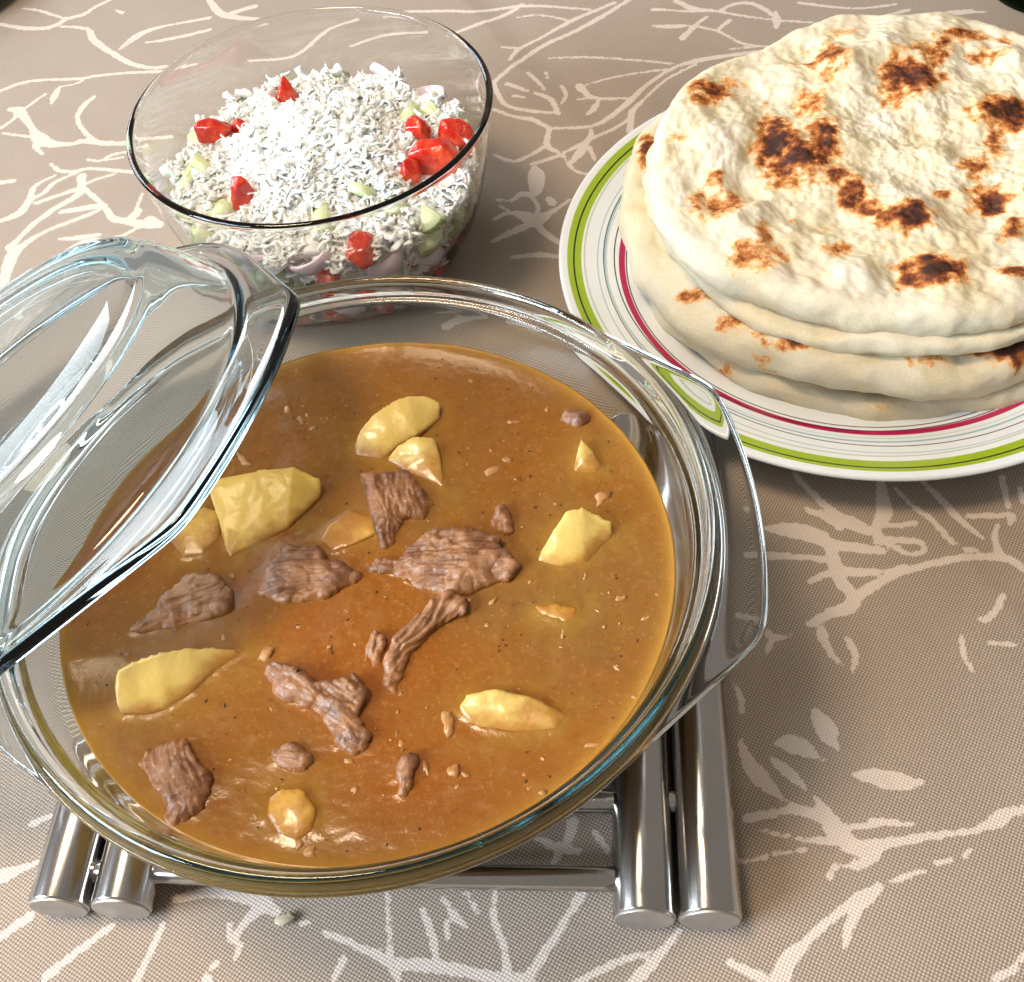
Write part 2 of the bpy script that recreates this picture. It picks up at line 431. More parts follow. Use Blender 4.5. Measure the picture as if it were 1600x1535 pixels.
# ------------------------------------------------------------------ tablecloth
BR = [
 [(0,37,4),(40,43,5),(78,41,5),(104,28,5),(130,21,4),(151,8,3.5),(169,0,3),(200,-20,3)],
 [(94,40,2.5),(135,43,4),(145,60,6),(175,81,5),(208,99,5),(244,104,4),(300,95,3)],
 [(0,141,4),(49,125,3.5),(123,121,3.5),(146,117,4),(187,113,3),(250,110,4)],
 [(90,134,2),(114,130,2),(130,123,2.5)], [(91,135,3),(84,148,6),(79,160,2)],
 [(0,200,4),(20,186,3),(30,172,9),(15,170,5)], [(30,172,9),(50,200,5),(62,216,12),(80,224,8),(110,224,5),(130,219,6),(160,222,6),(200,222,5),(260,215,4)],
 [(38,168,3),(70,145,2.5)], [(5,208,3),(50,213,3)], [(62,216,8),(55,228,5),(66,240,3)],
 [(145,150,4),(128,165,5),(120,183,3.5),(130,203,4),(150,220,5)],
 [(185,75,2),(205,60,7),(225,48,6),(260,38,3),(327,27,4)], [(225,65,2),(260,60,4),(327,46,4)],
 [(35,12,2),(60,15,3),(90,24,3),(104,28,3)], [(180,14,2),(190,18,4)],
 [(78,255,3),(94,266,4),(117,267,4),(141,263,3.5),(207,269,4)], [(137,248,3),(156,250,3),(176,240,3),(210,234,4)], [(156,250,2),(190,245,3)],
 [(0,345,4),(29,333,7),(45,314,6),(55,290,4),(86,273,2.5)], [(45,314,4),(70,300,4),(85,285,4),(120,270,2.5)], [(55,318,4),(100,302,4),(125,295,6)],
 [(127,276,8),(127,292,6),(120,305,6),(85,325,5),(50,350,5),(30,370,4),(15,385,8)],
 [(127,292,5),(150,310,4),(165,325,5),(175,340,6),(195,345,7),(230,350,9),(250,352,5)],
 [(130,290,3),(150,280,3),(180,272,2.5)], [(95,330,5),(150,322,6),(160,325,4)],
 [(150,330,4),(110,345,4),(70,360,4),(40,378,6),(20,395,10),(10,420,9),(5,445,7),(20,460,5)],
 [(215,330,7),(205,340,8)], [(213,325,3),(222,302,2.5)], [(92,372,3),(125,370,5),(157,365,2.5)],
 [(100,393,3),(130,376,4),(180,371,4),(220,352,3)], [(180,371,3),(183,382,2)], [(0,285,5),(22,282,4)], [(233,342,8),(250,350,6)],
 [(327,0,5),(350,23,7),(412,29,4)], [(350,23,5),(397,8,6)], [(606,19,4),(703,17,4),(740,18,4),(812,8,4),(921,14,3)], [(715,50,4),(787,22,4),(815,6,4)],
 [(385,93,3),(459,85,4),(513,43,4),(560,23,4)], [(548,70,3),(598,54,4),(676,43,4)],
 [(771,128,4),(834,78,4),(890,53,4),(937,28,5),(980,0,4),(1010,-15,4)],
 [(796,94,3),(812,75,4),(850,56,3),(890,34,5),(925,18,4),(960,3,4)], [(784,74,2.5),(813,75,3)], [(809,25,2.5),(843,23,2.5),(885,31,3)],
 [(856,87,2),(943,89,3),(1052,99,3)], [(915,130,2.5),(965,119,2.5),(1040,108,3)],
 [(1240,62,3),(1209,75,4),(1177,80,4),(1100,91,6),(1052,106,4),(1009,134,4),(981,160,6),(927,195,4),(880,200,3.5),(859,200,3.5)],
 [(1087,100,3),(1040,125,3),(1006,156,3),(987,175,6),(985,203,5)], [(981,153,3),(927,150,4),(905,132,8)], [(902,153,2.5),(927,150,3)],
 [(917,178,2),(927,168,6),(935,155,3)], [(878,132,4),(884,147,3.5),(877,162,2)], [(825,113,4),(838,125,4),(851,139,3)], [(853,110,3),(855,120,2.5)],
 [(793,131,5),(810,137,4),(825,142,3)], [(802,149,3),(820,152,2.5)], [(835,145,3),(860,155,5),(873,178,3)], [(771,128,4),(787,160,4),(824,172,4),(874,177,3)],
 [(924,200,3),(918,220,5),(880,238,2.5)], [(918,222,4),(905,240,8),(892,255,3)], [(920,230,4),(930,250,3)], [(984,184,3),(927,215,4),(890,235,3)],
 [(859,200,4),(855,225,5),(880,243,3),(890,258,3),(905,268,3),(920,272,3)], [(855,225,4),(830,240,4),(800,250,4),(772,240,3)], [(859,200,3),(830,185,5),(800,180,3),(772,170,4)],
 [(835,260,6),(838,275,14),(835,300,8),(815,300,5),(805,308,5)], [(830,255,4),(870,243,4)],
 [(772,340,4),(800,330,5),(835,340,14),(860,330,6),(890,310,3)], [(800,330,3),(780,320,3)], [(835,340,5),(840,320,4),(830,305,3)],
 [(835,340,7),(850,360,6),(880,380,4)], [(835,345,8),(800,360,7),(770,375,4)], [(800,400,4),(840,395,6),(870,398,4)], [(772,310,3),(800,312,3)], [(858,308,6),(862,314,8)],
 [(1021,15,5),(1040,15,3),(1077,16,3),(1115,15,3)], [(1056,2,5),(1084,12,6),(1115,15,4),(1177,25,3),(1240,31,3),(1300,35,3),(1360,28,3),(1420,14,4)],
 [(1021,39,3),(1046,40,6),(1075,38,3)], [(1066,58,6),(1087,37,4),(1105,24,3)], [(1075,38,3),(1121,46,3),(1159,66,3),(1209,73,3)], [(1121,45,3),(1140,30,4)],
 [(1140,75,2),(1177,72,3)], [(1124,15,3),(1150,4,4),(1180,5,5),(1215,25,5)], [(1212,15,3),(1214,30,7),(1213,42,3)], [(1420,40,3),(1460,22,4),(1520,15,3)], [(1250,2,4),(1330,12,3),(1400,5,3)],
 [(1390,38,4),(1440,33,3),(1500,20,5),(1540,18,3)],
 [(700,512,8),(730,487,12),(765,470,6)], [(730,487,6),(720,470,4)], [(800,455,5),(830,470,5)], [(690,470,6),(740,455,4)],
 [(1241,737,4),(1264,763,5),(1301,798,7),(1327,815,12),(1358,829,8)], [(1261,793,5),(1290,806,6),(1312,818,10)],
 [(1376,752,6),(1379,777,9),(1382,803,12),(1370,823,8),(1373,844,8)], [(1381,821,5),(1400,822,4),(1430,818,5)],
 [(1379,844,7),(1433,846,5),(1445,859,4),(1422,866,4),(1390,850,5)], [(1198,824,5),(1235,826,14),(1272,835,13),(1301,849,10),(1341,855,9),(1379,861,6)],
 [(1150,868,5),(1203,867,7),(1255,869,5),(1295,875,6),(1324,892,9),(1375,892,5)], [(1266,907,5),(1301,893,6),(1312,904,10)],
 [(1284,835,10),(1301,864,9),(1312,904,10),(1335,933,10),(1324,950,12)], [(1267,973,6),(1301,956,9),(1324,950,12)],
 [(1284,985,8),(1295,1013,6),(1317,1038,3)], [(1324,996,5),(1338,1025,5),(1331,1047,3)],
 [(1335,933,9),(1384,904,7),(1410,893,6),(1456,881,6),(1514,870,6),(1571,869,7),(1600,884,6),(1640,905,5)], [(1387,893,5),(1413,886,5)],
 [(1565,864,6),(1555,838,5),(1560,818,4)], [(1508,857,4),(1530,860,4),(1531,869,4)], [(1399,763,3),(1427,792,4),(1456,812,5),(1485,844,5),(1497,849,3)],
 [(1445,752,4),(1476,783,6),(1500,809,6),(1537,838,3)], [(1511,803,4),(1554,803,5)], [(1562,803,4),(1583,803,5),(1580,815,4)],
 [(1566,743,5),(1577,789,4)], [(1594,760,4),(1600,783,4)], [(1568,930,5),(1554,956,5),(1538,970,5),(1528,965,3)], [(1502,996,4),(1508,1025,4),(1519,1046,3)], [(1543,1005,4),(1586,1007,4)],
 [(1200,987,6),(1212,995,6),(1240,990,2)], [(1206,1000,6),(1197,1020,3)], [(1148,1065,3),(1158,1090,4),(1160,1110,4)],
 [(1150,800,6),(1172,790,6),(1180,830,5),(1182,880,4)], [(1140,960,4),(1185,968,4)],
 [(1273,1107,5),(1290,1137,17),(1305,1160,6),(1311,1169,2)], [(1213,1160,3),(1235,1160,14),(1256,1168,14),(1275,1180,5),(1290,1186,2)],
 [(1206,1184,4),(1230,1203,10),(1249,1220,6),(1261,1233,2)], [(1157,1155,4),(1170,1190,10),(1187,1211,14),(1210,1235,8),(1225,1248,3),(1250,1262,5)],
 [(1275,1243,3),(1287,1265,9),(1302,1290,16),(1335,1322,14),(1370,1320,10),(1427,1310,7),(1514,1298,5),(1535,1293,6),(1560,1280,12),(1575,1270,9),(1600,1264,6),(1640,1258,5)],
 [(1168,1278,7),(1180,1275,7),(1235,1265,6),(1278,1272,10)], [(1189,1295,3),(1255,1310,4),(1301,1313,8)], [(1324,1290,4),(1355,1291,5),(1372,1284,7),(1430,1288,3)],
 [(1370,1335,9),(1345,1350,8),(1320,1352,4),(1308,1350,4),(1296,1370,5)], [(1155,1345,4),(1200,1337,4)], [(1212,1334,4),(1258,1327,3)],
 [(1336,1210,5),(1360,1212,12),(1388,1218,16),(1415,1221,12),(1442,1222,4)],
 [(1443,1360,4),(1395,1378,5)], [(1375,1385,6),(1347,1405,13),(1312,1425,7),(1284,1448,7),(1255,1476,8),(1232,1500,14),(1220,1525,16),(1205,1560,14)],
 [(1347,1405,10),(1330,1440,8),(1322,1465,7),(1320,1485,2)], [(1140,1503,6),(1172,1520,8),(1203,1537,10)], [(1462,1347,4),(1487,1344,4)], [(1507,1337,4),(1515,1328,4)],
 [(1555,1530,6),(1588,1512,7)], [(1596,1500,7),(1620,1480,8)],
 [(604,1383,4),(609,1481,5),(608,1500,8),(622,1530,5)], [(520,1463,5),(583,1488,7),(614,1505,10),(677,1509,10),(737,1520,9),(782,1530,10),(821,1533,10),(840,1560,10)],
 [(660,1421,5),(674,1460,7),(681,1502,4)], [(691,1400,4),(709,1428,6),(728,1448,4)], [(698,1440,5),(698,1468,4)], [(728,1395,4),(746,1425,4)],
 [(774,1387,4),(771,1430,6),(786,1478,6),(796,1527,6)], [(910,1392,9),(891,1425,6),(856,1481,7),(825,1527,8)], [(1059,1456,5),(1020,1505,8),(992,1533,10),(970,1560,10)],
 [(1017,1490,4),(965,1502,6),(905,1533,5),(870,1550,5)], [(537,1499,5),(520,1530,5)],
 [(-20,1480,6),(0,1465,6),(45,1432,8)], [(175,1447,5),(122,1486,6),(70,1528,7)], [(255,1444,5),(238,1479,5),(213,1532,6)],
 [(273,1405,6),(330,1393,8),(400,1405,12),(430,1425,8)], [(400,1420,9),(372,1455,6),(365,1470,6)], [(357,1445,5),(358,1468,4)], [(374,1475,6),(366,1498,3)], [(336,1505,6),(330,1512,4)], [(322,1530,9),(318,1545,6)],
 [(508,1456,5),(560,1480,5)], [(535,1497,5),(522,1530,4)], [(470,1441,4),(480,1440,4)], [(0,1370,12),(40,1355,6),(63,1345,3)], [(50,1288,6),(80,1275,4)],
 [(840,1310,4),(870,1322,8),(905,1330,6)], [(895,1285,10),(885,1315,6),(865,1345,5)], [(930,1300,5),(950,1330,4)],
]
def world_branches():
    out = []
    for b in BR:
        a = np.array(b, float); X = back(a[:, :2], 0)
        dx = np.linalg.norm(back(a[:, :2] + [1, 0], 0) - X, axis=1); dy = np.linalg.norm(back(a[:, :2] + [0, 1], 0) - X, axis=1)
        # a brush stroke of half-width w px, in metres
        out.append(np.c_[X[:, :2], a[:, 2] * (.62 * dx + .38 * dy) * np.interp(a[:, 1], [0, 420, 700], [.72, .85, 1.0])])
    rr = random.Random(11)
    def traced(P):
        uv = project([[P[0], P[1], 0]])[0]
        inside = -20 < uv[0] < IW + 20 and -20 < uv[1] < IH + 20
        dish = math.hypot(P[0] + .05, P[1] - .265) < .115
        plate = math.hypot(P[0] - PL_C[0], P[1] - PL_C[1]) < .12
        return inside and not dish and not plate
    for k in range(330):
        x = rr.uniform(-.62, .66); y = rr.uniform(-.22, 1.1); a = rr.uniform(0, 6.28)
        if traced((x, y)): continue
        pts = []; wdt = rr.uniform(.0012, .0022)
        for s in range(rr.randint(4, 8)):
            pts.append((x, y, wdt * rr.uniform(.7, 1.5)))
            a += rr.uniform(-.4, .4); x += .018 * math.cos(a); y += .018 * math.sin(a)
            if traced((x, y)): break
            if rr.random() < .75:
                b = a + rr.choice((-1, 1)) * rr.uniform(.5, 1.1); L = rr.uniform(.008, .022)
                q = [(x, y, .0009), (x + L * .5 * math.cos(b), y + L * .5 * math.sin(b), .0010),
                     (x + L * math.cos(b), y + L * math.sin(b), rr.choice((.0008, .0030))), (x + 1.3 * L * math.cos(b), y + 1.3 * L * math.sin(b), .0006)]
                if not traced(q[-1]): out.append(np.array(q))
        if len(pts) > 1: out.append(np.array(pts))
    return out

def make_cloth():
    def axis(lo, hi, f0, f1, st):
        fine = np.arange(f0, f1, st); left = np.arange(lo, f0, .006); right = np.arange(f1, hi, .006)
        return np.r_[left, fine, right, hi]
    xs = axis(-.62, .66, -.34, .37, .0014); ys = axis(-.22, 1.1, .05, .79, .0014)
    X, Y = np.meshgrid(xs, ys, indexing='xy'); P = np.c_[X.ravel(), Y.ravel()]
    sdf = np.full(X.shape, .02)
    for b in world_branches():
        # densify with a smooth curve
        c = np.array(catmull(b, 4)) if len(b) > 2 else b
        c[:, 2] = np.maximum(c[:, 2], .0004)
        for i in range(len(c) - 1):
            a_, b_ = c[i], c[i + 1]; m = .004 + max(a_[2], b_[2])
            ix = slice(np.searchsorted(xs, min(a_[0], b_[0]) - m), np.searchsorted(xs, max(a_[0], b_[0]) + m))
            iy = slice(np.searchsorted(ys, min(a_[1], b_[1]) - m), np.searchsorted(ys, max(a_[1], b_[1]) + m))
            gx = X[iy, ix] - a_[0]; gy = Y[iy, ix] - a_[1]
            if gx.size == 0: continue
            e = b_[:2] - a_[:2]; t = np.clip((gx * e[0] + gy * e[1]) / (e @ e + 1e-12), 0, 1)
            d = np.hypot(gx - t * e[0], gy - t * e[1]) - (a_[2] + t * (b_[2] - a_[2]))
            sdf[iy, ix] = np.minimum(sdf[iy, ix], d)
    P3 = np.c_[P, np.zeros(len(P))]
    z = .0010 * noise(P3, 8, 3) + .0005 * noise(P3, 22, 5)
    fold = P3[:, 0] * .94 + P3[:, 1] * .34 + .012 * noise(P3, 6, 9)
    z += .0011 * np.exp(-((fold - .235) / .010) ** 2) - .0009 * np.exp(-((fold - .258) / .014) ** 2)
    z += .0010 * np.exp(-((P3[:, 1] - .62 - .3 * P3[:, 0]) / .008) ** 2)
    z = np.minimum(z - .0007, -.0001)
    V = np.c_[P, z]; ny, nx = X.shape
    idx = np.arange(ny * nx).reshape(ny, nx)
    F = np.c_[idx[:-1, :-1].ravel(), idx[:-1, 1:].ravel(), idx[1:, 1:].ravel(), idx[1:, :-1].ravel()]
    me = mesh_np('tablecloth', V, F); attr(me, 'print_sdf', sdf.ravel())
    o = link('tablecloth', me, M_CLOTH)
    tag(o, 'taupe woven tablecloth printed with cream branches and leaves', 'tablecloth', kind='structure')
make_cloth()

# ------------------------------------------------------------------ trivet
YAW = R(-8.2)
def make_trivet():
    D = .0205; r = D / 2 - .00005
    root = empty('tube_trivet', (0, 0, 0), 0)
    tag(root, 'stainless steel trivet of paired tubes under the glass stew dish', 'trivet')
    ex = np.array([math.cos(YAW), math.sin(YAW)]); ey = np.array([-ex[1], ex[0]])
    # front end centres
    A = back([(92, 1418)], r)[0][:2]; Bp = back([(1109, 1432)], r)[0][:2]
    span = (Bp - A) @ ex
    L = .205
    offs = [0, D + .0012, span - D - .0004, span]
    bmt = bmesh.new()
    n = 48
    def cyl(r, L, bev):
        prof = [(0, 0), (r - bev, 0), (r - bev * .3, bev * .3), (r, bev), (r, L - bev), (r - bev * .3, L - bev * .3), (r - bev, L), (0, L)]
        me = lathe('tube', prof, n); V = verts_np(me); V = np.c_[V[:, 0], V[:, 2], V[:, 1]]
        set_verts(me, V); bm = bmesh.new(); bm.from_mesh(me); bmesh.ops.recalc_face_normals(bm, faces=bm.faces); bm.to_mesh(me); bm.free(); return me
    tube = cyl(r, L, .0007); tube.materials.append(M_STEEL)
    cap = cyl(r - .0006, .0012, .0002); cap.materials.append(M_CAP)
    for me in (tube, cap):
        me.polygons.foreach_set('use_smooth', np.array([abs(p.normal.y) < .5 for p in me.polygons]))
    for k, of in enumerate(offs):
        P = A + ex * of + ey * (0 if k else .0)
        t = bpy.data.objects.new('tube', tube); sc.collection.objects.link(t); t.parent = root
        t.location = (P[0], P[1], r + .00005); t.rotation_euler = (0, R(37 * k), YAW)
        for yy in (-.0008, L - .0004):
            c = bpy.data.objects.new('end_cap', cap); sc.collection.objects.link(c); c.parent = t; c.location = (0, yy, 0)
    rr = .0042
    for (y0, i0, i1) in ((.0125, 0, 2), (.0390, 1, 3), (L - .0390, 1, 3), (L - .0125, 0, 2)):
        a = offs[i0]; b = offs[i1]
        me = cyl(rr, b - a, .0003); V = verts_np(me); set_verts(me, np.c_[V[:, 1], -V[:, 0], V[:, 2]])
        me.polygons.foreach_set('use_smooth', np.ones(len(me.polygons), bool))
        o = link('cross_rod', me, M_STEEL, root)
        P = A + ex * a + ey * y0; o.location = (P[0], P[1], r); o.rotation_euler = (0, 0, YAW)
    bmt.free()
make_trivet()

# ------------------------------------------------------------------ glass casserole and lid
def tab_fun(R0, rc, edge, half, centre_deg, opp=True):
    """extra radius of the two flared handles"""
    th = np.arange(1440) * 2 * math.pi / 1440
    out = np.zeros(1440)
    tang = math.degrees(math.acos(R0 / rc))
    for c in ((centre_deg, centre_deg + 180) if opp else (centre_deg,)):
        ph = np.degrees((th - R(c) + math.pi) % (2 * math.pi) - math.pi); ap = np.abs(ph)
        e1 = edge + (rc - edge) * (ap / half) ** 2
        e2 = R0 / np.cos(np.radians(np.clip(half + tang - ap, 0, 80)))
        rr = np.where(ap < half, e1, np.where(ap < half + tang, e2, R0))
        out = np.maximum(out, rr - R0)
    k = np.exp(-.5 * (np.arange(-24, 25) / 8.0) ** 2); k /= k.sum()
    ext = np.r_[out[-24:], out, out[:24]]; out = np.convolve(ext, k, 'valid')
    return lambda t: np.interp(t % (2 * math.pi), np.r_[th, 2 * math.pi], np.r_[out, out[0]])

DISH_PROF = [(0, .0055, 0), (.05, .0055, 0), (.072, .0058, 0), (.082, .0078, 0), (.0885, .0132, 0), (.0925, .022, 0), (.0975, .038, 0), (.1026, .0535, 0), (.1062, .0645, 0), (.1076, .0688, 0),
             (.1086, .0700, 0), (.1100, .0704, 0), (.1107, .0716, 0), (.1110, .0748, 0), (.1117, .0768, 0), (.1131, .0778, 0), (.1146, .0771, 0), (.1153, .0755, 0), (.1156, .0742, .03), (.1160, .0735, .12), (.1162, .0733, .5),
             (.1162, .0733, .92), (.1164, .0728, .985), (.1166, .0718, 1), (.1162, .0703, .98), (.1158, .0695, .92), (.1150, .0690, .5), (.1140, .0686, .08), (.1125, .0670, 0), (.1104, .0625, 0),
             (.1066, .0500, 0), (.1012, .034, 0), (.0966, .020, 0), (.0920, .0100, 0), (.085, .0036, 0), (.075, .0006, 0), (.05, .0, 0), (0, .0, 0)]
prof = [(0, .0055, 0)] + [tuple(q) for q in catmull(DISH_PROF[1:-1], 3)] + [(0, 0, 0)]
me = lathe('casserole_dish', prof, 320, tab_fun(.1160, .1318, .1285, 22, -3.5))
dish = link('casserole_dish', me, M_GLASS_D)
dish.location = (STEW_C[0], STEW_C[1], DISH_Z)
tag(dish, 'round clear glass casserole dish with flared handles on the steel trivet', 'casserole dish')

LID_PROF = [(0, .0290, 0), (.04, .0288, 0), (.070, .0276, 0), (.080, .0262, 0), (.0855, .0225, 0), (.0900, .0165, 0), (.0945, .0085, 0), (.0985, .0018, 0), (.1008, -.0001, 0), (.1040, -.0006, 0),
            (.1075, -.0006, .03), (.1135, -.0004, .2), (.1148, -.0004, .6), (.1156, -.0002, .95), (.1163, .0008, 1), (.1164, .0026, 1), (.1156, .0041, .95), (.1145, .0044, .6),
            (.1120, .0044, .15), (.1085, .0046, .02), (.1055, .0060, 0), (.1032, .0100, 0), (.0995, .0175, 0), (.0950, .0255, 0), (.0905, .0312, 0), (.0850, .0338, 0), (.070, .0338, 0), (.040, .0345, 0), (0, .0348, 0)]
prof = [LID_PROF[0]] + [tuple(q) for q in catmull(LID_PROF[1:-1], 3)] + [LID_PROF[-1]]
me = lathe('casserole_lid', prof, 320, tab_fun(.1160, .1308, .1280, 22, 0))
lid = link('casserole_lid', me, M_GLASS)
n_ = Vector((-.430, .170, .886)).normalized(); x_ = Vector((.83, -.30, .46)); x_ = (x_ - n_ * x_.dot(n_)).normalized(); y_ = n_.cross(x_)
LM = Matrix.Identity(4)
for i in range(3): LM[i][0] = x_[i]; LM[i][1] = y_[i]; LM[i][2] = n_[i]
LM.translation = Vector((-.1805, .2850, .0685))
lid.matrix_world = LM
tag(lid, 'clear glass casserole lid leaning tilted against the stew dish', 'lid')

# ------------------------------------------------------------------ stew pieces (outlines measured in the photo)
c7 = lambda pts: [(300 + x / 2.193, 560 + y / 2.193, *r) for x, y, *r in pts]
c4 = lambda pts: [(x / 2.286, 1000 + y / 2.286, *r) for x, y, *r in pts]
mm = .001
# each: (label, points (x,y,height mm), dome mm, smoothing)
POT = [
 ('yellow potato chunk touching a paler chunk near the far edge of the stew', c7([(555,300,1.5),(560,335,.2),(650,347,.2),(705,300,2),(770,262,3),(850,205,1),(850,150,4),(800,125,6),(740,125,7),(690,145,7.5),(620,190,7),(572,250,5)]), 1.2, 0),
 ('pale potato wedge below the larger chunk near the far edge of the stew', c7([(665,348,1),(700,300,4),(760,265,5),(830,272,3),(852,330,2),(872,452,.3),(800,424,.3),(730,388,.3)]), 1.5, 0),
 ('large sauce-coated potato chunk beside the edge of the tilted glass lid', c7([(50,440,8),(95,408,9),(210,385,9.5),(350,368,9),(440,410,6),(442,470,2),(330,582,1),(240,632,.3),(130,682,.2),(112,650,1.5),(90,560,4)]), 1.0, 1),
 ('flat translucent potato slice between the meat pieces in the stew', c7([(480,668,.6),(525,650,.9),(645,592,1.2),(625,548,1.0),(545,518,1.0),(462,568,.8),(436,622,.6)]), .5, 1),
 ('squarish potato chunk near the right handle of the dish', c7([(1178,692,.5),(1270,717,.2),(1350,705,.2),(1442,612,.3),(1442,560,3),(1340,508,6.5),(1280,520,7),(1230,600,5)]), 1.0, 0),
 ('small triangular potato bit near the plate side of the stew', c7([(1308,385,.6),(1318,320,3),(1332,270,4),(1362,300,3),(1412,372,.4),(1380,394,.3)]), .8, 0),
 ('thin potato sliver just breaking the surface of the stew', c7([(1172,845,.6),(1240,838,1.0),(1325,848,.6),(1318,885,.4),(1280,912,.3),(1190,880,.5)]), .4, 1),
 ('long potato wedge lying low in the stew near the blue rim reflection', c7([(913,1192,2.5),(940,1150,3.5),(1040,1128,3.5),(1180,1160,2.2),(1295,1222,.4),(1250,1275,.2),(1100,1287,.2),(980,1262,.4),(930,1224,1.5)]), 1.2, 0),
 ('big smooth potato wedge near the left side of the stew', c4([(408,140,8),(416,108,9),(470,75,9.5),(560,45,9.5),(680,25,7),(830,30,2),(875,45,.3),(770,112,.3),(680,195,.3),(590,252,.3),(520,270,.3),(430,266,1.0),(410,220,4)]), .8, 0),
 ('rounded potato piece almost sunk near the front of the stew', c4([(958,565,.8),(1000,528,1.6),(1080,528,1.8),(1132,600,1.2),(1120,682,.6),(1060,722,.4),(990,692,.5),(948,625,.6)]), 1.4, 1),
 ('potato piece seen past the lower edge of the glass lid', [(262,846,.6),(285,810,2.5),(318,790,3),(346,800,2),(344,840,.6),(318,868,.4),(285,872,.4)], 1.0, 1),
]
MEAT = [
 ('broad flat chunk of stewed meat at the centre of the stew', c7([(606,722,.3),(640,695,2),(705,690,3),(742,640,5),(830,590,6.5),(925,590,6.5),(1005,605,6),(1062,600,5),(1050,640,5),(1112,700,4),(1080,752,2),(1010,775,1.2),(960,792,.6),(880,802,.4),(770,785,.4),(690,742,.8)]), 1.6),
 ('curved strip of meat hanging below the central chunk', c7([(660,1120,.3),(690,1140,.3),(712,1090,1),(740,1010,2),(790,950,2.5),(850,900,3),(930,865,3.5),(945,825,4),(880,795,4.5),(820,840,5),(760,890,5),(700,960,4.5),(670,1030,3)]), 1.4),
 ('small curled meat scrap beside the curved strip', c7([(590,1040,.4),(600,985,2),(630,940,3),(655,965,2.5),(640,1010,1.8),(650,1080,.4),(615,1075,.3)]), 1.0),
 ('upright ragged meat piece between the potatoes and central chunk', c7([(578,395,6),(640,400,6),(735,395,5.5),(760,440,4),(830,500,1),(790,545,.4),(735,535,1),(700,560,.5),(690,640,.3),(655,650,.4),(640,560,3),(605,480,5)]), 1.5),
 ('ragged meat piece between the sauce-coated potato and the central chunk', c7([(226,802,.3),(250,740,3),(330,648,5),(425,648,4.5),(455,690,4),(520,708,3),(575,748,.4),(520,772,.4),(450,812,.3),(375,826,.3),(290,822,.3)]), 1.6),
 ('forked meat chunk in the near half of the stew', c7([(258,1045,5),(285,1032,6),(335,1058,6.5),(420,1112,6),(490,1105,6),(550,1078,6.5),(595,1130,5),(575,1180,3.5),(560,1225,2.5),(600,1290,2),(585,1335,.4),(560,1348,.3),(508,1310,.8),(480,1255,1.2),(400,1205,1),(310,1150,.8),(262,1085,1.5)]), 1.6),
 ('dark meat chunk near the front left wall of the dish', c4([(496,440,.6),(560,392,2),(655,368,3.5),(700,420,4),(745,485,3),(728,555,1.5),(690,620,1),(640,675,.4),(586,675,.4),(600,585,2),(560,525,1)]), 1.8),
 ('reddish ragged meat piece next to the lower lid edge', [(203,985,.3),(245,955,1.5),(262,925,4),(292,898,5),(335,900,4.5),(362,925,3),(358,950,1),(318,968,.4),(275,985,.3)], 1.6),
 ('tiny meat shred behind the central chunk', c7([(1028,575,.5),(1045,520,3),(1068,498,3.5),(1085,540,2),(1090,592,.4),(1060,590,.4)]), .6),
 ('small meat crumb near the far right wall of the dish', c7([(1262,215,.4),(1290,185,2),(1340,182,2),(1352,210,.8),(1325,225,.3),(1290,222,.3)]), .7),
 ('narrow curled meat shred near the front of the stew', c4([(1422,550,.3),(1425,470,1.5),(1450,425,2.5),(1475,418,2),(1462,470,2),(1468,520,1),(1450,555,.3)]), .8),
 ('small orange meat scrap between the forked chunk and the front potato', c4([(968,415,.5),(1010,385,1.8),(1050,380,1.8),(1105,430,.8),(1075,460,.3),(1020,450,.3),(985,435,.3)]), .7),
]
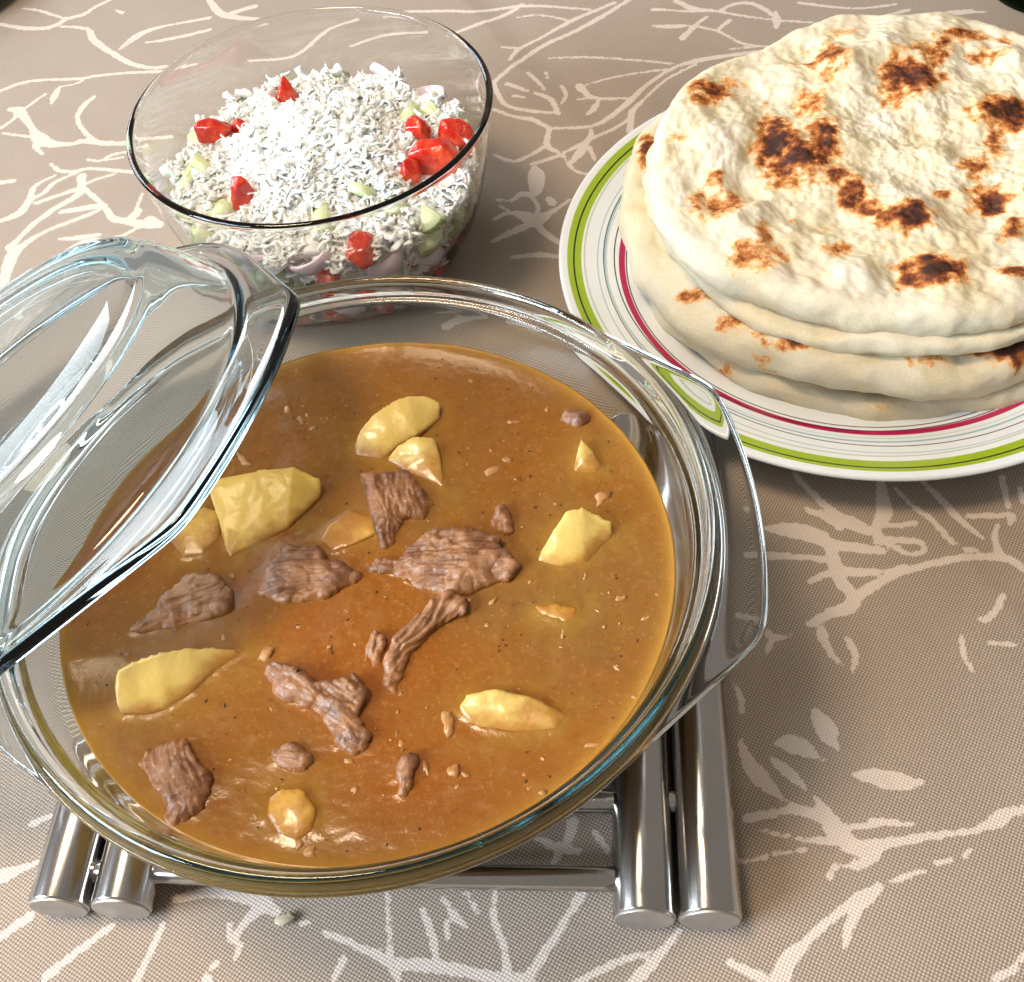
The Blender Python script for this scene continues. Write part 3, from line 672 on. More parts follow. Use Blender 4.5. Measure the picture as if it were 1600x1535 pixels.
def piece_mesh(pts, dome, voxel, sm, kind, seed):
    a = np.array(pts, float)
    if kind == 'meat': a[:, 2] = a[:, 2] * .78 - .15
    top = back(a[:, :2], STEW_Z + a[:, 2] * mm)
    bm = bmesh.new(); n = len(top)
    low = top[:, :2].copy(); cen = low.mean(0)
    vt = [bm.verts.new(p) for p in top]
    vb = [bm.verts.new((*(cen + (q - cen) * .96), STEW_Z - .006)) for q in low]
    try: f = bm.faces.new(vt); g = bm.faces.new(vb[::-1])
    except ValueError: pass
    for i in range(n): bm.faces.new((vt[i], vb[i], vb[(i + 1) % n], vt[(i + 1) % n]))
    bmesh.ops.triangulate(bm, faces=bm.faces); bmesh.ops.recalc_face_normals(bm, faces=bm.faces)
    me = remesh(bm, voxel, sm)
    V = verts_np(me); N = norms_np(me)
    d = np.maximum(-poly_sdf(V[:, :2], top[:, :2]), 0)
    up = np.clip(N[:, 2], 0, 1)
    V[:, 2] += up * dome * mm * (1 - np.exp(-d / .004))
    me_n = N
    if kind == 'meat':
        ev, evec = np.linalg.eigh(np.cov(top[:, :2].T)); ax_ = evec[:, 1]
        c, s = ax_[0], ax_[1]
        al = V[:, 0] * c + V[:, 1] * s; ac = -V[:, 0] * s + V[:, 1] * c
        wob = .0016 * noise(V, 70, seed + 2)
        Q = np.c_[al * .10, ac + wob, V[:, 2] * .8 + wob]
        fib = 1 - 2 * np.abs(fbm(Q, 340, 3, seed, .55)); lump = fbm(V, 70, 3, seed + 5, .45)
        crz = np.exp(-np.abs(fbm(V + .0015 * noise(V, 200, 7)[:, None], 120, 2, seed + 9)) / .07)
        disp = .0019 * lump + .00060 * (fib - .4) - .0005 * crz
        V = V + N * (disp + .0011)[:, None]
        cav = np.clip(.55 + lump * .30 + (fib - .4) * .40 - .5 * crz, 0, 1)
    else:
        disp = .0003 * fbm(V, 70, 2, seed) + .00007 * fbm(V, 420, 3, seed + 3)
        V = V + N * disp[:, None]; cav = None
    set_verts(me, V)
    wet = np.clip(1 - (V[:, 2] - STEW_Z) / (.0042 if kind == 'meat' else .0052), 0, 1)
    attr(me, 'wet', wet)
    if cav is not None: attr(me, 'cavity', cav)
    return me, top[:, :2]
pot_poly, meat_poly = [], []
for k, (lab, pts, dome, sauce) in enumerate(POT):
    me, poly = piece_mesh(pts, dome, .0007, 3, 'potato', 40 + k); pot_poly.append(poly)
    o = link('potato_chunk', me, M_POTATO_S if sauce else M_POTATO); tag(o, lab, 'potato', 'potato chunks in the stew')
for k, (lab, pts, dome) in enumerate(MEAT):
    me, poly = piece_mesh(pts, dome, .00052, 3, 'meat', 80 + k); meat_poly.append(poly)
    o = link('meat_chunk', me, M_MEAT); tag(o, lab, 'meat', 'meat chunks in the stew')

# ------------------------------------------------------------------ broth
def inner_r(z):
    pr = np.array([q[:2] for q in DISH_PROF[1:10]]); return np.interp(z - DISH_Z, pr[:, 1], pr[:, 0])
def make_stew():
    R1 = float(inner_r(STEW_Z)) + .0004
    nr, nt = 132, 420
    rr = R1 * np.sqrt(np.linspace(0, 1, nr + 1))[1:] if False else R1 * np.linspace(0, 1, nr + 1)[1:]
    th = np.arange(nt) * 2 * math.pi / nt
    RR, TT = np.meshgrid(rr, th, indexing='ij')
    X = STEW_C[0] + RR * np.cos(TT); Y = STEW_C[1] + RR * np.sin(TT); P = np.c_[X.ravel(), Y.ravel()]
    dp = np.full(len(P), .05); dm = np.full(len(P), .05)
    for q in pot_poly: dp = np.minimum(dp, poly_sdf(P, q))
    for q in meat_poly: dm = np.minimum(dm, poly_sdf(P, q))
    da = np.minimum(dp, dm)
    P3 = np.c_[P, np.full(len(P), .3)]
    wall = R1 - RR.ravel()
    z = STEW_Z + .00025 * fbm(P3, 60, 3, 2) + .00008 * fbm(P3, 400, 2, 8)
    z += .00040 * np.exp(-np.maximum(dp, 0) / .0011) + .00025 * np.exp(-np.maximum(dm, 0) / .0011) + .0008 * np.exp(-wall / .0016)
    V = np.r_[np.c_[P, z], [[STEW_C[0], STEW_C[1], STEW_Z]]]
    ic = len(P)
    idx = np.arange(nr * nt).reshape(nr, nt)
    F = [(ic, idx[0, k], idx[0, (k + 1) % nt]) for k in range(nt)]
    a = idx[:-1]; b = idx[1:]; a2 = np.roll(a, -1, 1); b2 = np.roll(b, -1, 1)
    F += [tuple(int(t) for t in q) for q in np.c_[a.ravel(), b.ravel(), b2.ravel(), a2.ravel()]]
    # body of the broth inside the dish
    Vl = [tuple(map(float, v)) for v in V]
    last = list(idx[-1]); 
    for zz in (.066, .058, .05, .042, .035, .030, .0275):
        r_ = float(inner_r(zz)) + .0004; s0 = len(Vl)
        Vl += [(STEW_C[0] + r_ * math.cos(t), STEW_C[1] + r_ * math.sin(t), zz) for t in th]
        ring = list(range(s0, s0 + nt))
        F += [(int(last[k]), ring[k], ring[(k + 1) % nt], int(last[(k + 1) % nt])) for k in range(nt)]
        last = ring
    Vl.append((STEW_C[0], STEW_C[1], .0255)); c = len(Vl) - 1
    F += [(last[k], c, last[(k + 1) % nt]) for k in range(nt)]
    me = bpy.data.meshes.new('stew_broth'); me.from_pydata(Vl, [], [tuple(int(i) for i in f) for f in F])
    bm = bmesh.new(); bm.from_mesh(me); bmesh.ops.recalc_face_normals(bm, faces=bm.faces); bm.to_mesh(me); bm.free()
    nb = len(Vl) - len(P)
    pn = np.exp(-np.maximum(dp, 0) / .0075) * np.clip(.75 + fbm(P3, 120, 2, 31), 0, 1)
    attr(me, 'potato_near', np.r_[pn, np.zeros(nb)])
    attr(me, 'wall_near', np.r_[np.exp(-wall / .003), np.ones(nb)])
    o = link('stew_broth', me, M_STEW); tag(o, 'thick orange-brown stew broth filling the glass casserole dish', 'stew')
    return R1
STEW_R = make_stew()

def merge_blobs(name, specs, mat, label, cat, seed):
    """many tiny irregular bits as one mesh"""
    bm0 = bmesh.new(); bmesh.ops.create_icosphere(bm0, subdivisions=2, radius=1)
    bv = np.array([v.co[:] for v in bm0.verts]); bf = np.array([[v.index for v in f.verts] for f in bm0.faces]); bm0.free()
    V = []; F = []; r_ = np.random.default_rng(seed)
    for k, (x, y, z, sx, sy, sz) in enumerate(specs):
        d = 1 + .9 * noise(bv + k * 7.3, 1.3, seed) + .35 * noise(bv + k * 3.1, 3.2, seed)
        q = bv * d[:, None] * [sx, sy, sz]; a = r_.uniform(0, 6.28); c, s = math.cos(a), math.sin(a)
        q = np.c_[q[:, 0] * c - q[:, 1] * s, q[:, 0] * s + q[:, 1] * c, q[:, 2]] + [x, y, z]
        F.append(bf + len(V) * len(bv)); V.append(q)
    me = mesh_np(name, np.concatenate(V), np.concatenate(F))
    o = link(name, me, mat); tag(o, label, cat, kind='stuff'); return o
sp = []; sp2 = []
rs = random.Random(5)
def on_stew(P): return all(poly_sdf(np.array([P]), q)[0] > .001 for q in pot_poly + meat_poly)
def add_bit(P, s): sp.append((P[0], P[1], STEW_Z - s * .12, s * rs.uniform(.8, 1.7), s * rs.uniform(.6, 1), s * rs.uniform(.25, .5)))
for px, s in (((420,1022),2.6),((700,1130),2.6),((905,652),2.2),((940,780),2.4),((770,940),1.6),((965,1042),1.8),((710,1205),2.0),((625,1165),2.0),((880,990),1.4),((1010,965),1.4),
              ((380,718),2.4),((360,715),1.8),((790,720),2.0),((770,735),1.8),((230,1190),2.6),((545,1190),1.6),((470,1320),2.4),((485,1330),2.2),((555,1235),1.6),((505,1350),1.5),((925,1165),1.8),
              ((800,660),1.5),((450,640),2.2),((470,655),1.8),((910,845),1.5),((970,935),1.6),((990,1090),1.5),((665,1200),1.5),((845,1240),1.6),((330,1020),1.5)):
    P = back([px], STEW_Z)[0]; add_bit(P, s * mm)
while len(sp) < 170:
    a = rs.uniform(0, 6.28); r_ = (STEW_R - .004) * math.sqrt(rs.random()); P = (STEW_C[0] + r_ * math.cos(a), STEW_C[1] + r_ * math.sin(a))
    if on_stew(P): add_bit(P, rs.choice((.0003, .0004, .0005, .0006, .0009)))
while len(sp2) < 110:
    a = rs.uniform(0, 6.28); r_ = (STEW_R - .003) * math.sqrt(rs.random()); P = (STEW_C[0] + r_ * math.cos(a), STEW_C[1] + r_ * math.sin(a))
    if on_stew(P): sp2.append((P[0], P[1], STEW_Z + .0003, rs.uniform(.0002, .0006), rs.uniform(.00015, .00035), .0002))
merge_blobs('stew_fragments', sp, M_BITS, 'tiny pale scraps of meat and vegetable floating in the stew', 'fragments', 3)
merge_blobs('herb_flakes', sp2, M_HERB, 'tiny dark herb and pepper flecks scattered over the stew', 'herbs', 4)

# ------------------------------------------------------------------ plate
PL = [(0, .0085), (.05, .0085), (.082, .0090), (.092, .0105), (.102, .0140), (.118, .0178), (.130, .0207), (.1362, .0223), (.1378, .0222), (.1384, .0213), (.1374, .0200), (.130, .0176), (.118, .0146), (.103, .0102), (.094, .0062), (.088, .0042), (.086, .0005), (.083, .0), (.081, .0008), (.080, .0045), (.05, .005), (0, .005)]
prof = [PL[0]] + [tuple(q) for q in catmull(PL[1:-1], 3)] + [PL[-1]]
plate = link('dinner_plate', lathe('dinner_plate', prof, 220), M_PLATE)
plate.location = (PL_C[0], PL_C[1], 0)
tag(plate, 'white plate with green, blue, black and magenta rings under the flatbreads', 'plate')

# ------------------------------------------------------------------ flatbreads
k3 = lambda x, y, rx, ry, s: (850 + x / 2.02, y / 2.02, rx / 2.02, ry / 2.02, s)
TOP_SPOTS = [k3(*q) for q in [
 (730,430,62,75,1.0),(800,500,95,60,.98),(885,440,55,70,.85),(840,315,62,48,.62),(925,545,38,40,.75),(690,380,40,25,.6),(900,380,50,20,.6),(770,560,70,30,.6),
 (975,600,50,40,.85),(1030,655,50,32,.8),(1150,688,78,36,1.0),(1085,690,55,25,.8),(1225,852,98,46,1.05),
 (1160,235,95,55,.92),(1225,170,66,50,.72),(1105,300,55,40,.6),(900,190,60,55,.72),(845,192,80,16,.6),(1250,130,50,25,.6),
 (525,275,70,36,.85),(490,322,50,28,.65),(590,235,60,16,.55),(545,640,92,58,.68),(545,565,36,40,.58),(615,640,30,40,.6),(670,812,92,46,.66),(690,750,38,40,.64),(620,800,35,30,.6),
 (920,780,52,24,.62),(1460,350,92,46,.95),(1420,440,40,60,.7),(1370,512,72,36,.66),(1410,612,62,42,.92),(1485,712,42,36,.8),(1270,595,36,15,.6),
 (1330,100,70,22,.7),(1400,162,66,26,.62),(1470,118,45,26,.55),(1490,850,62,20,.8),(420,440,40,20,.45),(950,100,60,14,.5),(1545,600,40,60,.6),(1560,420,40,60,.6),
 (780,690,22,14,.5),(1080,770,24,12,.5),(700,300,20,16,.48)]]
def make_bread(name, c, r, z0, th, seed, spots, zs, lab, outline=None, hero=False, tilt=(0, 0), flour_seed=0):
    nr, nt = (170, 480) if hero else (70, 360)
    th_ = np.arange(nt) * 2 * math.pi / nt
    ang3 = np.c_[np.cos(th_), np.sin(th_), np.full(nt, seed * 1.7)]
    rad = r * (1 + .022 * noise(ang3, 1.6, seed) + .010 * noise(ang3, 5, seed + 1) + .004 * noise(ang3, 14, seed + 2))
    if outline is not None: rad = rad + outline(th_)
    # profile parameter: centre top -> edge -> bottom
    s = np.r_[np.linspace(0, .93, nr)[1:]]
    V = []; par = []
    edge_t = th * .5
    er = edge_t * .95
    for q in s:
        V.append((np.full(nt, q) * (rad - er) / .93, np.full(nt, th), np.full(nt, 1.0)))
    na = 22
    for k in range(1, na + 1):
        a = math.pi * k / na
        V.append(((rad - er) + er * math.sin(a), np.full(nt, edge_t + edge_t * math.cos(a)), np.full(nt, 1.0 if a < 1.4 else (.55 if a < 2.3 else .25))))
    for q in (.8, .5, .2):
        V.append(((rad - er) * q, np.zeros(nt), np.zeros(nt)))
    RRr = np.array([v[0] for v in V]); Z = np.array([v[1] for v in V]); T = np.array([v[2] for v in V])
    X = RRr * np.cos(th_) ; Y = RRr * np.sin(th_)
    P = np.c_[(c[0] + X).ravel(), (c[1] + Y).ravel(), Z.ravel() + seed * .31]
    Rn = (RRr / rad).ravel()
    inner = np.clip((1 - Rn) / .22, 0, 1); top = T.ravel()
    big = fbm(P, 26, 2, seed); med = fbm(P, 75, 3, seed + 3); fine = fbm(P, 320, 3, seed + 6)
    bub = np.maximum(noise(P, 40, seed + 11), 0) ** .9 + .25 * np.maximum(noise(P, 88, seed + 12), 0)
    ins = np.clip((1 - Rn) / .10, 0, 1)
    d = (.0046 * big * inner + .0015 * med * (.25 + .75 * ins) + .0058 * bub * np.clip(inner + .15, 0, 1) + .0007 * np.abs(fbm(P, 150, 2, seed + 8)) * ins + .00040 * fine * (.3 + .7 * ins)) * top
    dside = .0030 * fbm(P, 30, 2, seed + 20) + .0009 * fbm(P, 110, 3, seed + 21)
    # softer rounded shoulder: the disc is thickest a little inside the edge
    d = d - .0016 * inner * top
    Zf = Z.ravel() + d
    Xf = X.ravel() * (1 + dside / r * np.clip((Rn - .8) / .2, 0, 1)); Yf = Y.ravel() * (1 + dside / r * np.clip((Rn - .8) / .2, 0, 1))
    # sag of the underside edge, uneven layer
    sag = .0050 * noise(np.c_[np.cos(np.tile(th_, len(V))), np.sin(np.tile(th_, len(V))), np.full(len(P), seed)], 1.4, seed + 30) * np.clip((Rn - .55) / .45, 0, 1)
    Zf = Zf + sag + z0 + tilt[0] * Xf + tilt[1] * Yf
    sc_ = np.zeros(len(P))
    wx = c[0] + Xf; wy = c[1] + Yf
    uv = None
    for (px, py, rx, ry, st) in spots:
        Xc, Xr, Yr = back([(px, py), (px + rx, py), (px, py + ry)], zs)
        e1 = Xr[:2] - Xc[:2]; e2 = Yr[:2] - Xc[:2]
        Mx = np.linalg.inv(np.c_[e1, e2]); q = np.c_[wx - Xc[0], wy - Xc[1]] @ Mx.T
        dd = np.sqrt((q ** 2).sum(1)) + .45 * noise(P, 230, seed + 41) + .40 * noise(P, 95, seed + 43)
        f = np.clip((1.75 - dd) / 1.35, 0, 1)
        sc_ = np.maximum(sc_, st * f)
    sc_ *= (top > .5)
    Zf = Zf + .0007 * sc_ * (top > .5)
    if hero:
        for (px, py, rx, ry, hh) in [k3(1090,500,125,95,-6.0), k3(1090,410,110,60,-1.5), k3(1010,270,60,60,2.4), k3(560,470,60,90,-1.5), k3(800,690,120,50,-1.6), k3(1240,480,50,120,2.2), k3(760,480,120,80,1.2), k3(1180,690,100,40,1.4), k3(1320,620,40,90,1.6), k3(930,920,80,40,1.6), k3(1230,850,90,40,1.0)]:
            Xc, Xr, Yr = back([(px, py), (px + rx, py), (px, py + ry)], zs)
            Mx = np.linalg.inv(np.c_[Xr[:2] - Xc[:2], Yr[:2] - Xc[:2]]); q = np.c_[wx - Xc[0], wy - Xc[1]] @ Mx.T
            Zf = Zf + hh * mm * np.exp(-(q ** 2).sum(1) * 1.1) * (top > .5)
    fl = np.clip(.45 + .9 * fbm(P, 40, 3, seed + 51) + .35 * np.clip((Rn - .8) / .2, 0, 1), 0, 1)
    n1 = len(V); ctr_t = len(P)
    Vv = np.r_[np.c_[Xf, Yf, Zf], [[0, 0, float(Zf[:nt].mean())]], [[0, 0, z0]]]
    idx = np.arange(n1 * nt).reshape(n1, nt)
    a = idx[:-1]; b = idx[1:]; a2 = np.roll(a, -1, 1); b2 = np.roll(b, -1, 1)
    F = [tuple(map(int, q)) for q in np.c_[a.ravel(), b.ravel(), b2.ravel(), a2.ravel()]]
    F += [(ctr_t, int(idx[0, k]), int(idx[0, (k + 1) % nt])) for k in range(nt)]
    F += [(ctr_t + 1, int(idx[-1, (k + 1) % nt]), int(idx[-1, k])) for k in range(nt)]
    me = bpy.data.meshes.new(name); me.from_pydata([tuple(map(float, v)) for v in Vv], [], F)
    attr(me, 'scorch', np.r_[sc_, [0, 0]]); attr(me, 'flour', np.r_[np.clip(fl * .7 + .55 * np.minimum(bub, 1) * inner, 0, 1), [0, 0]])
    o = link(name, me, M_BREAD); o.location = (c[0], c[1], 0)
    tag(o, lab, 'bread', 'flatbreads stacked on the plate'); return o

make_bread('flatbread', (.189, .4135), .1195, .0095, .0140, 3, [k3(560,1180,60,25,.5), k3(760,1265,40,14,.45), k3(1080,1300,60,14,.42)], .016, 'lowest flatbread of the stack, lying on the ringed plate')
make_bread('flatbread', (.1835, .4150), .1178, .0220, .0165, 5, [k3(330,490,34,62,.8), k3(385,345,16,30,.75), k3(330,600,25,40,.5), k3(470,935,50,16,.8), k3(830,1100,110,26,1.0), k3(1465,1090,95,48,1.1), k3(1560,1070,70,45,1.0), k3(720,1072,60,18,.75), k3(600,1030,60,24,.6), k3(1200,1150,90,20,.5), k3(950,1110,60,14,.6)], .0365, 'second flatbread from the plate with browned spots along its edge')
make_bread('flatbread', (.1880, .4135), .1095, .0375, .0085, 8, [], .045, 'thin pale flatbread squeezed directly under the topmost one')
def top_outline(th):
    pts = np.array([(1191.6,84),(1097.5,114),(1045.5,173),(1018,257),(1021,317),(1048,396),(1107,440),(1167,470),(1295,500),(1394.5,510),(1493.6,517),(1600,495),(1285,42),(1394,42),(1518,42),(1568,54)])
    X = back(pts, .0525)[:, :2] - TOPC; a = np.arctan2(X[:, 1], X[:, 0]); r = np.hypot(X[:, 0], X[:, 1]) - TOPR
    o = np.argsort(a); a = a[o]; r = r[o]
    a = np.r_[a - 2 * math.pi, a, a + 2 * math.pi]; r = np.r_[r, r, r]
    t = (th + math.pi) % (2 * math.pi) - math.pi
    v = np.interp(t, a, r); k = np.hanning(41); k /= k.sum()
    return np.convolve(np.r_[v[-20:], v, v[:20]], k, 'valid') * .85
TOPC = np.array([.1922, .4178]); TOPR = .1115
make_bread('flatbread', TOPC, TOPR, .0445, .0160, 13, TOP_SPOTS, .0615, 'topmost flatbread with dark scorched blisters all over it', top_outline, True)

# ------------------------------------------------------------------ salad bowl
BO = [(0, .0), (.040, .0), (.050, .0004), (.0575, .0030), (.0640, .0100), (.0710, .0230), (.0765, .0400), (.0806, .0600), (.0832, .0760), (.0842, .0825), (.0848, .0842), (.0842, .0853), (.0830, .0857), (.0819, .0850), (.0813, .0835), (.0803, .0760), (.0777, .0600), (.0735, .0400), (.0680, .0245), (.0612, .0125), (.0550, .0072), (.048, .0058), (.030, .0055), (0, .0055)]
prof = [BO[0]] + [tuple(q) for q in catmull(BO[1:-1], 3)] + [BO[-1]]
bowl = link('salad_bowl', lathe('salad_bowl', prof, 256), M_GLASS_B)
bowl.location = (SAL_C[0], SAL_C[1], 0)
tag(bowl, 'clear round glass bowl full of shredded cheese salad', 'bowl')
_bi = np.array(sorted([(z, r) for r, z in BO[13:23]]))
def bowl_r(z): return float(np.interp(z, _bi[:, 0], _bi[:, 1]))

def mound(x, y):
    """height of the heaped salad, local to the bowl"""
    r = np.hypot(x, y)
    P = np.c_[np.ravel(x), np.ravel(y), np.zeros(np.size(x))]
    h = .052 + .017 * np.exp(-(np.ravel(r) / .050) ** 2) + .0045 * noise(P, 38, 60) + .003 * noise(P, 90, 61)
    h += .007 * np.exp(-((np.ravel(x) + .035) ** 2 + (np.ravel(y) - .045) ** 2) / .018 ** 2)
    return h.reshape(np.shape(x))

# tomato pieces seen on top: (photo px of the middle, size mm, label)
TOMS = [((445,142),(11,11,12),'red tomato wedge pointing up from the far side of the cheese'),
        ((330,209),(17,10,9),'shiny red tomato piece at the left of the cheese heap'),
        ((376,306),(10,12,13),'orange-red tomato piece near the near-left wall of the salad bowl'),
        ((652,208),(10,11,11),'darker tomato cube beside the olive-green piece in the salad'),
        ((706,213),(16,12,11),'red tomato chunk closest to the right wall of the salad bowl'),
        ((672,250),(21,14,13),'largest red tomato chunk on top of the salad'),
        ((640,272),(9,9,9),'small tomato bit tucked below the largest tomato chunk'),
        ((372,200),(8,6,6),'tiny tomato scrap half buried in the cheese')]
def hull_chunk(dims, seed, npts=9, squash=1, wedge=False):
    """a knife-cut chunk: curved skin on one side, flat cuts on the others"""
    r_ = random.Random(seed); bm = bmesh.new()
    for k in range(34):
        a = r_.uniform(0, 6.283); q = r_.uniform(-1, 1); c_ = math.sqrt(1 - q * q)
        p = Vector((c_ * math.cos(a), c_ * math.sin(a), q))
        if p.x < -.55: p.x = -.55 + r_.uniform(-.05, .05)
        if p.y < -.45: p.y = -.45 + r_.uniform(-.05, .05)
        if p.z < -.5: p.z = -.5
        if wedge and p.z > -.3: p.x *= .55 * (1 - p.z) + .08; p.y *= .55 * (1 - p.z) + .08
        bm.verts.new((p.x * dims[0] * .58, p.y * dims[1] * .58, p.z * dims[2] * .62))
    bmesh.ops.convex_hull(bm, input=bm.verts)
    bmesh.ops.delete(bm, geom=[v for v in bm.verts if not v.link_faces], context='VERTS')
    bmesh.ops.recalc_face_normals(bm, faces=bm.faces)
    me = remesh(bm, min(dims) * .055, 2)
    V = verts_np(me); N = norms_np(me)
    set_verts(me, V + N * (.035 * min(dims) * fbm(V, 1.6 / min(dims), 3, seed))[:, None])
    return me
def solve_on_mound(px, lift=0.0):
    z = .06
    for _ in range(12):
        X = back([px], z)[0]; z = .5 * z + .5 * (float(mound(np.array([X[0] - SAL_C[0]]), np.array([X[1] - SAL_C[1]]))[0]) + lift)
    return X
def put(name, me, mat, loc, rot, lab, cat, grp):
    o = link(name, me, mat); o.location = loc; o.rotation_euler = rot; tag(o, lab, cat, grp); return o
rs = random.Random(21)
keep_out = []
for k, (px, dm, lab) in enumerate(TOMS):
    X = solve_on_mound(px, .0035); rl = math.hypot(X[0] - SAL_C[0], X[1] - SAL_C[1]); lim = bowl_r(X[2]) - max(dm[:2]) * mm * .55
    if rl > lim: f = lim / rl; X[0] = SAL_C[0] + (X[0] - SAL_C[0]) * f; X[1] = SAL_C[1] + (X[1] - SAL_C[1]) * f
    keep_out.append((X[0] - SAL_C[0], X[1] - SAL_C[1], max(dm[:2]) * mm * .56))
    put('tomato_piece', hull_chunk([d * mm * 1.3 for d in dm], 300 + k, wedge=(k == 0)), M_TOM, X, (rs.uniform(-.3, .3), rs.uniform(-.3, .3), rs.uniform(-.4, .4) if k else .2), lab, 'tomato', 'tomato pieces in the salad')

def cuc_mesh(rad, a0, h, seed):
    """wedge of a cucumber slice: flesh faces and a skin face"""
    r_ = random.Random(seed); bm = bmesh.new(); n = 8; V0 = []; V1 = []
    for zz, L in ((0, V0), (h, V1)):
        L.append(bm.verts.new((0, 0, zz + r_.uniform(-.1, .1) * h)))
        for k in range(n + 1):
            a = -a0 / 2 + a0 * k / n; L.append(bm.verts.new((rad * math.cos(a), rad * math.sin(a), zz + r_.uniform(-.05, .05) * h)))
    bm.faces.new(V0[::-1]); bm.faces.new(V1)
    m = n + 2
    for i in range(m):
        f = bm.faces.new((V0[i], V0[(i + 1) % m], V1[(i + 1) % m], V1[i]))
        if 1 <= i <= n: f.material_index = 1
    bmesh.ops.recalc_face_normals(bm, faces=bm.faces)
    bmesh.ops.bevel(bm, geom=[e for e in bm.edges if e.calc_face_angle(0) > .6], offset=.0007, segments=2, affect='EDGES')
    cen = Vector((rad * .55, 0, h / 2))
    for v in bm.verts: v.co -= cen
    me = bpy.data.meshes.new('cucumber'); bm.to_mesh(me); bm.free(); return me
cuc_meshes = [cuc_mesh(.013 * s, a, h, 70 + i) for i, (s, a, h) in enumerate(((1, 1.6, .006), (1.1, 1.5, .008), (.95, 1.7, .005), (1.05, 1.2, .009), (.85, 3.0, .0035)))]
def onion_mesh(seed):
    bm = bmesh.new(); n = 10; L = []
    for k in range(n + 1):
        a = -1.0 + 2.0 * k / n; wv = .0042 * math.cos(a * 1.1) + .001
        L.append([bm.verts.new((r * math.cos(a) - .010, r * math.sin(a), z)) for r, z in ((.0118, -wv), (.0136, -wv * .8), (.0136, wv * .8), (.0118, wv))])
    for a, b in zip(L[:-1], L[1:]):
        for i in range(4): bm.faces.new((a[i], a[(i + 1) % 4], b[(i + 1) % 4], b[i]))
    bm.faces.new(L[0]); bm.faces.new(L[-1][::-1]); bmesh.ops.recalc_face_normals(bm, faces=bm.faces)
    bmesh.ops.bevel(bm, geom=[e for e in bm.edges if e.calc_face_angle(0) > .8], offset=.0004, segments=2, affect='EDGES')
    me = bpy.data.meshes.new('onion'); bm.to_mesh(me); bm.free(); return me
ONI = onion_mesh(1)
TOMM = [hull_chunk([.021, .017, .013], 500 + i) for i in range(3)]
# pieces packed against the glass, lowest ring first
def ring_piece(name, me, mats, z, ang, depth, lab, cat, grp, flat=False, rr=None):
    r_ = bowl_r(z) - depth
    loc = (SAL_C[0] + r_ * math.cos(ang), SAL_C[1] + r_ * math.sin(ang), z)
    rot = (rs.uniform(-.7, .7), rs.uniform(-.7, .7), ang + rs.uniform(-.8, .8)) if not flat else (rs.uniform(-.25, .25), rs.uniform(-.25, .25), ang)
    m2 = me if len(me.materials) else None
    o = bpy.data.objects.new(name, me); sc.collection.objects.link(o)
    if not len(me.materials):
        for m_ in mats: me.materials.append(m_)
        me.polygons.foreach_set('use_smooth', np.ones(len(me.polygons), bool))
    o.location = loc; o.rotation_euler = rot; tag(o, lab, cat, grp)
for i in range(15):
    ring_piece('tomato_piece', TOMM[i % 3], [M_TOM], .0155 + .002 * (i % 2), R(-165 + 24 * i + rs.uniform(-4, 4)), .0088, 'red tomato chunk at the bottom of the salad, against the glass', 'tomato', 'tomato pieces along the bottom of the bowl', True)
tilt_layers = ((.0285, 17, .0085), (.0420, 18, .0080), (.0525, 16, .0085))
for li, (z, n, dep) in enumerate(tilt_layers):
    for i in range(n):
        ang = R(360 / n * i + li * 9 + rs.uniform(-5, 5)); q = rs.random()
        if q < .16 or (li == 1 and abs(math.degrees(ang) - 299) < 11):
            ring_piece('onion_piece', ONI, [M_ONION], z, ang, dep * .75, 'curved lilac onion piece against the glass wall of the salad bowl', 'onion', 'onion pieces in the salad')
        elif q < .24:
            ring_piece('tomato_piece', TOMM[i % 3], [M_TOM], z, ang, .0105, 'red tomato chunk partway up the glass wall among cucumber', 'tomato', 'tomato pieces partway up the bowl wall')
        else:
            ring_piece('cucumber_piece', cuc_meshes[(i + li) % 5], [M_CUC, M_CUCS], z, ang, dep, 'pale green cucumber wedge against the glass wall of the salad bowl', 'cucumber', 'cucumber pieces in the salad')
CUCT = (((318,258),.4,0,'green cucumber wedge just below the left tomato piece in the salad'),((270,262),1.8,2,'cucumber wedge pressed to the left wall of the salad bowl above the cheese'),((350,330),2.6,3,'cucumber wedge beside the orange-red tomato piece'),
        ((676,178),.3,1,'olive-green cucumber piece behind the right-hand tomato chunks'),((635,185),2.0,0,'cucumber wedge beside the darker tomato cube'),((560,295),.9,2,'pale cucumber slice showing through the cheese heap'),
        ((500,345),2.2,1,'cucumber wedge right under the near rim of the salad bowl'),((610,330),1.1,3,'thick cucumber wedge near the small tomato bit at the rim'),((290,290),2.7,4,'half cucumber slice at the cheese edge near the tilted lid'))
for k, (px, rz, mi, clab) in enumerate(CUCT):
    X = solve_on_mound(px, -.001)
    o = bpy.data.objects.new('cucumber_piece', cuc_meshes[mi]); sc.collection.objects.link(o); o.location = X; o.rotation_euler = (rs.uniform(-.5, .5), rs.uniform(.2, 1.0), rz)
    tag(o, clab, 'cucumber', 'cucumber pieces on top of the salad')
    keep_out.append((X[0] - SAL_C[0], X[1] - SAL_C[1], .0045))

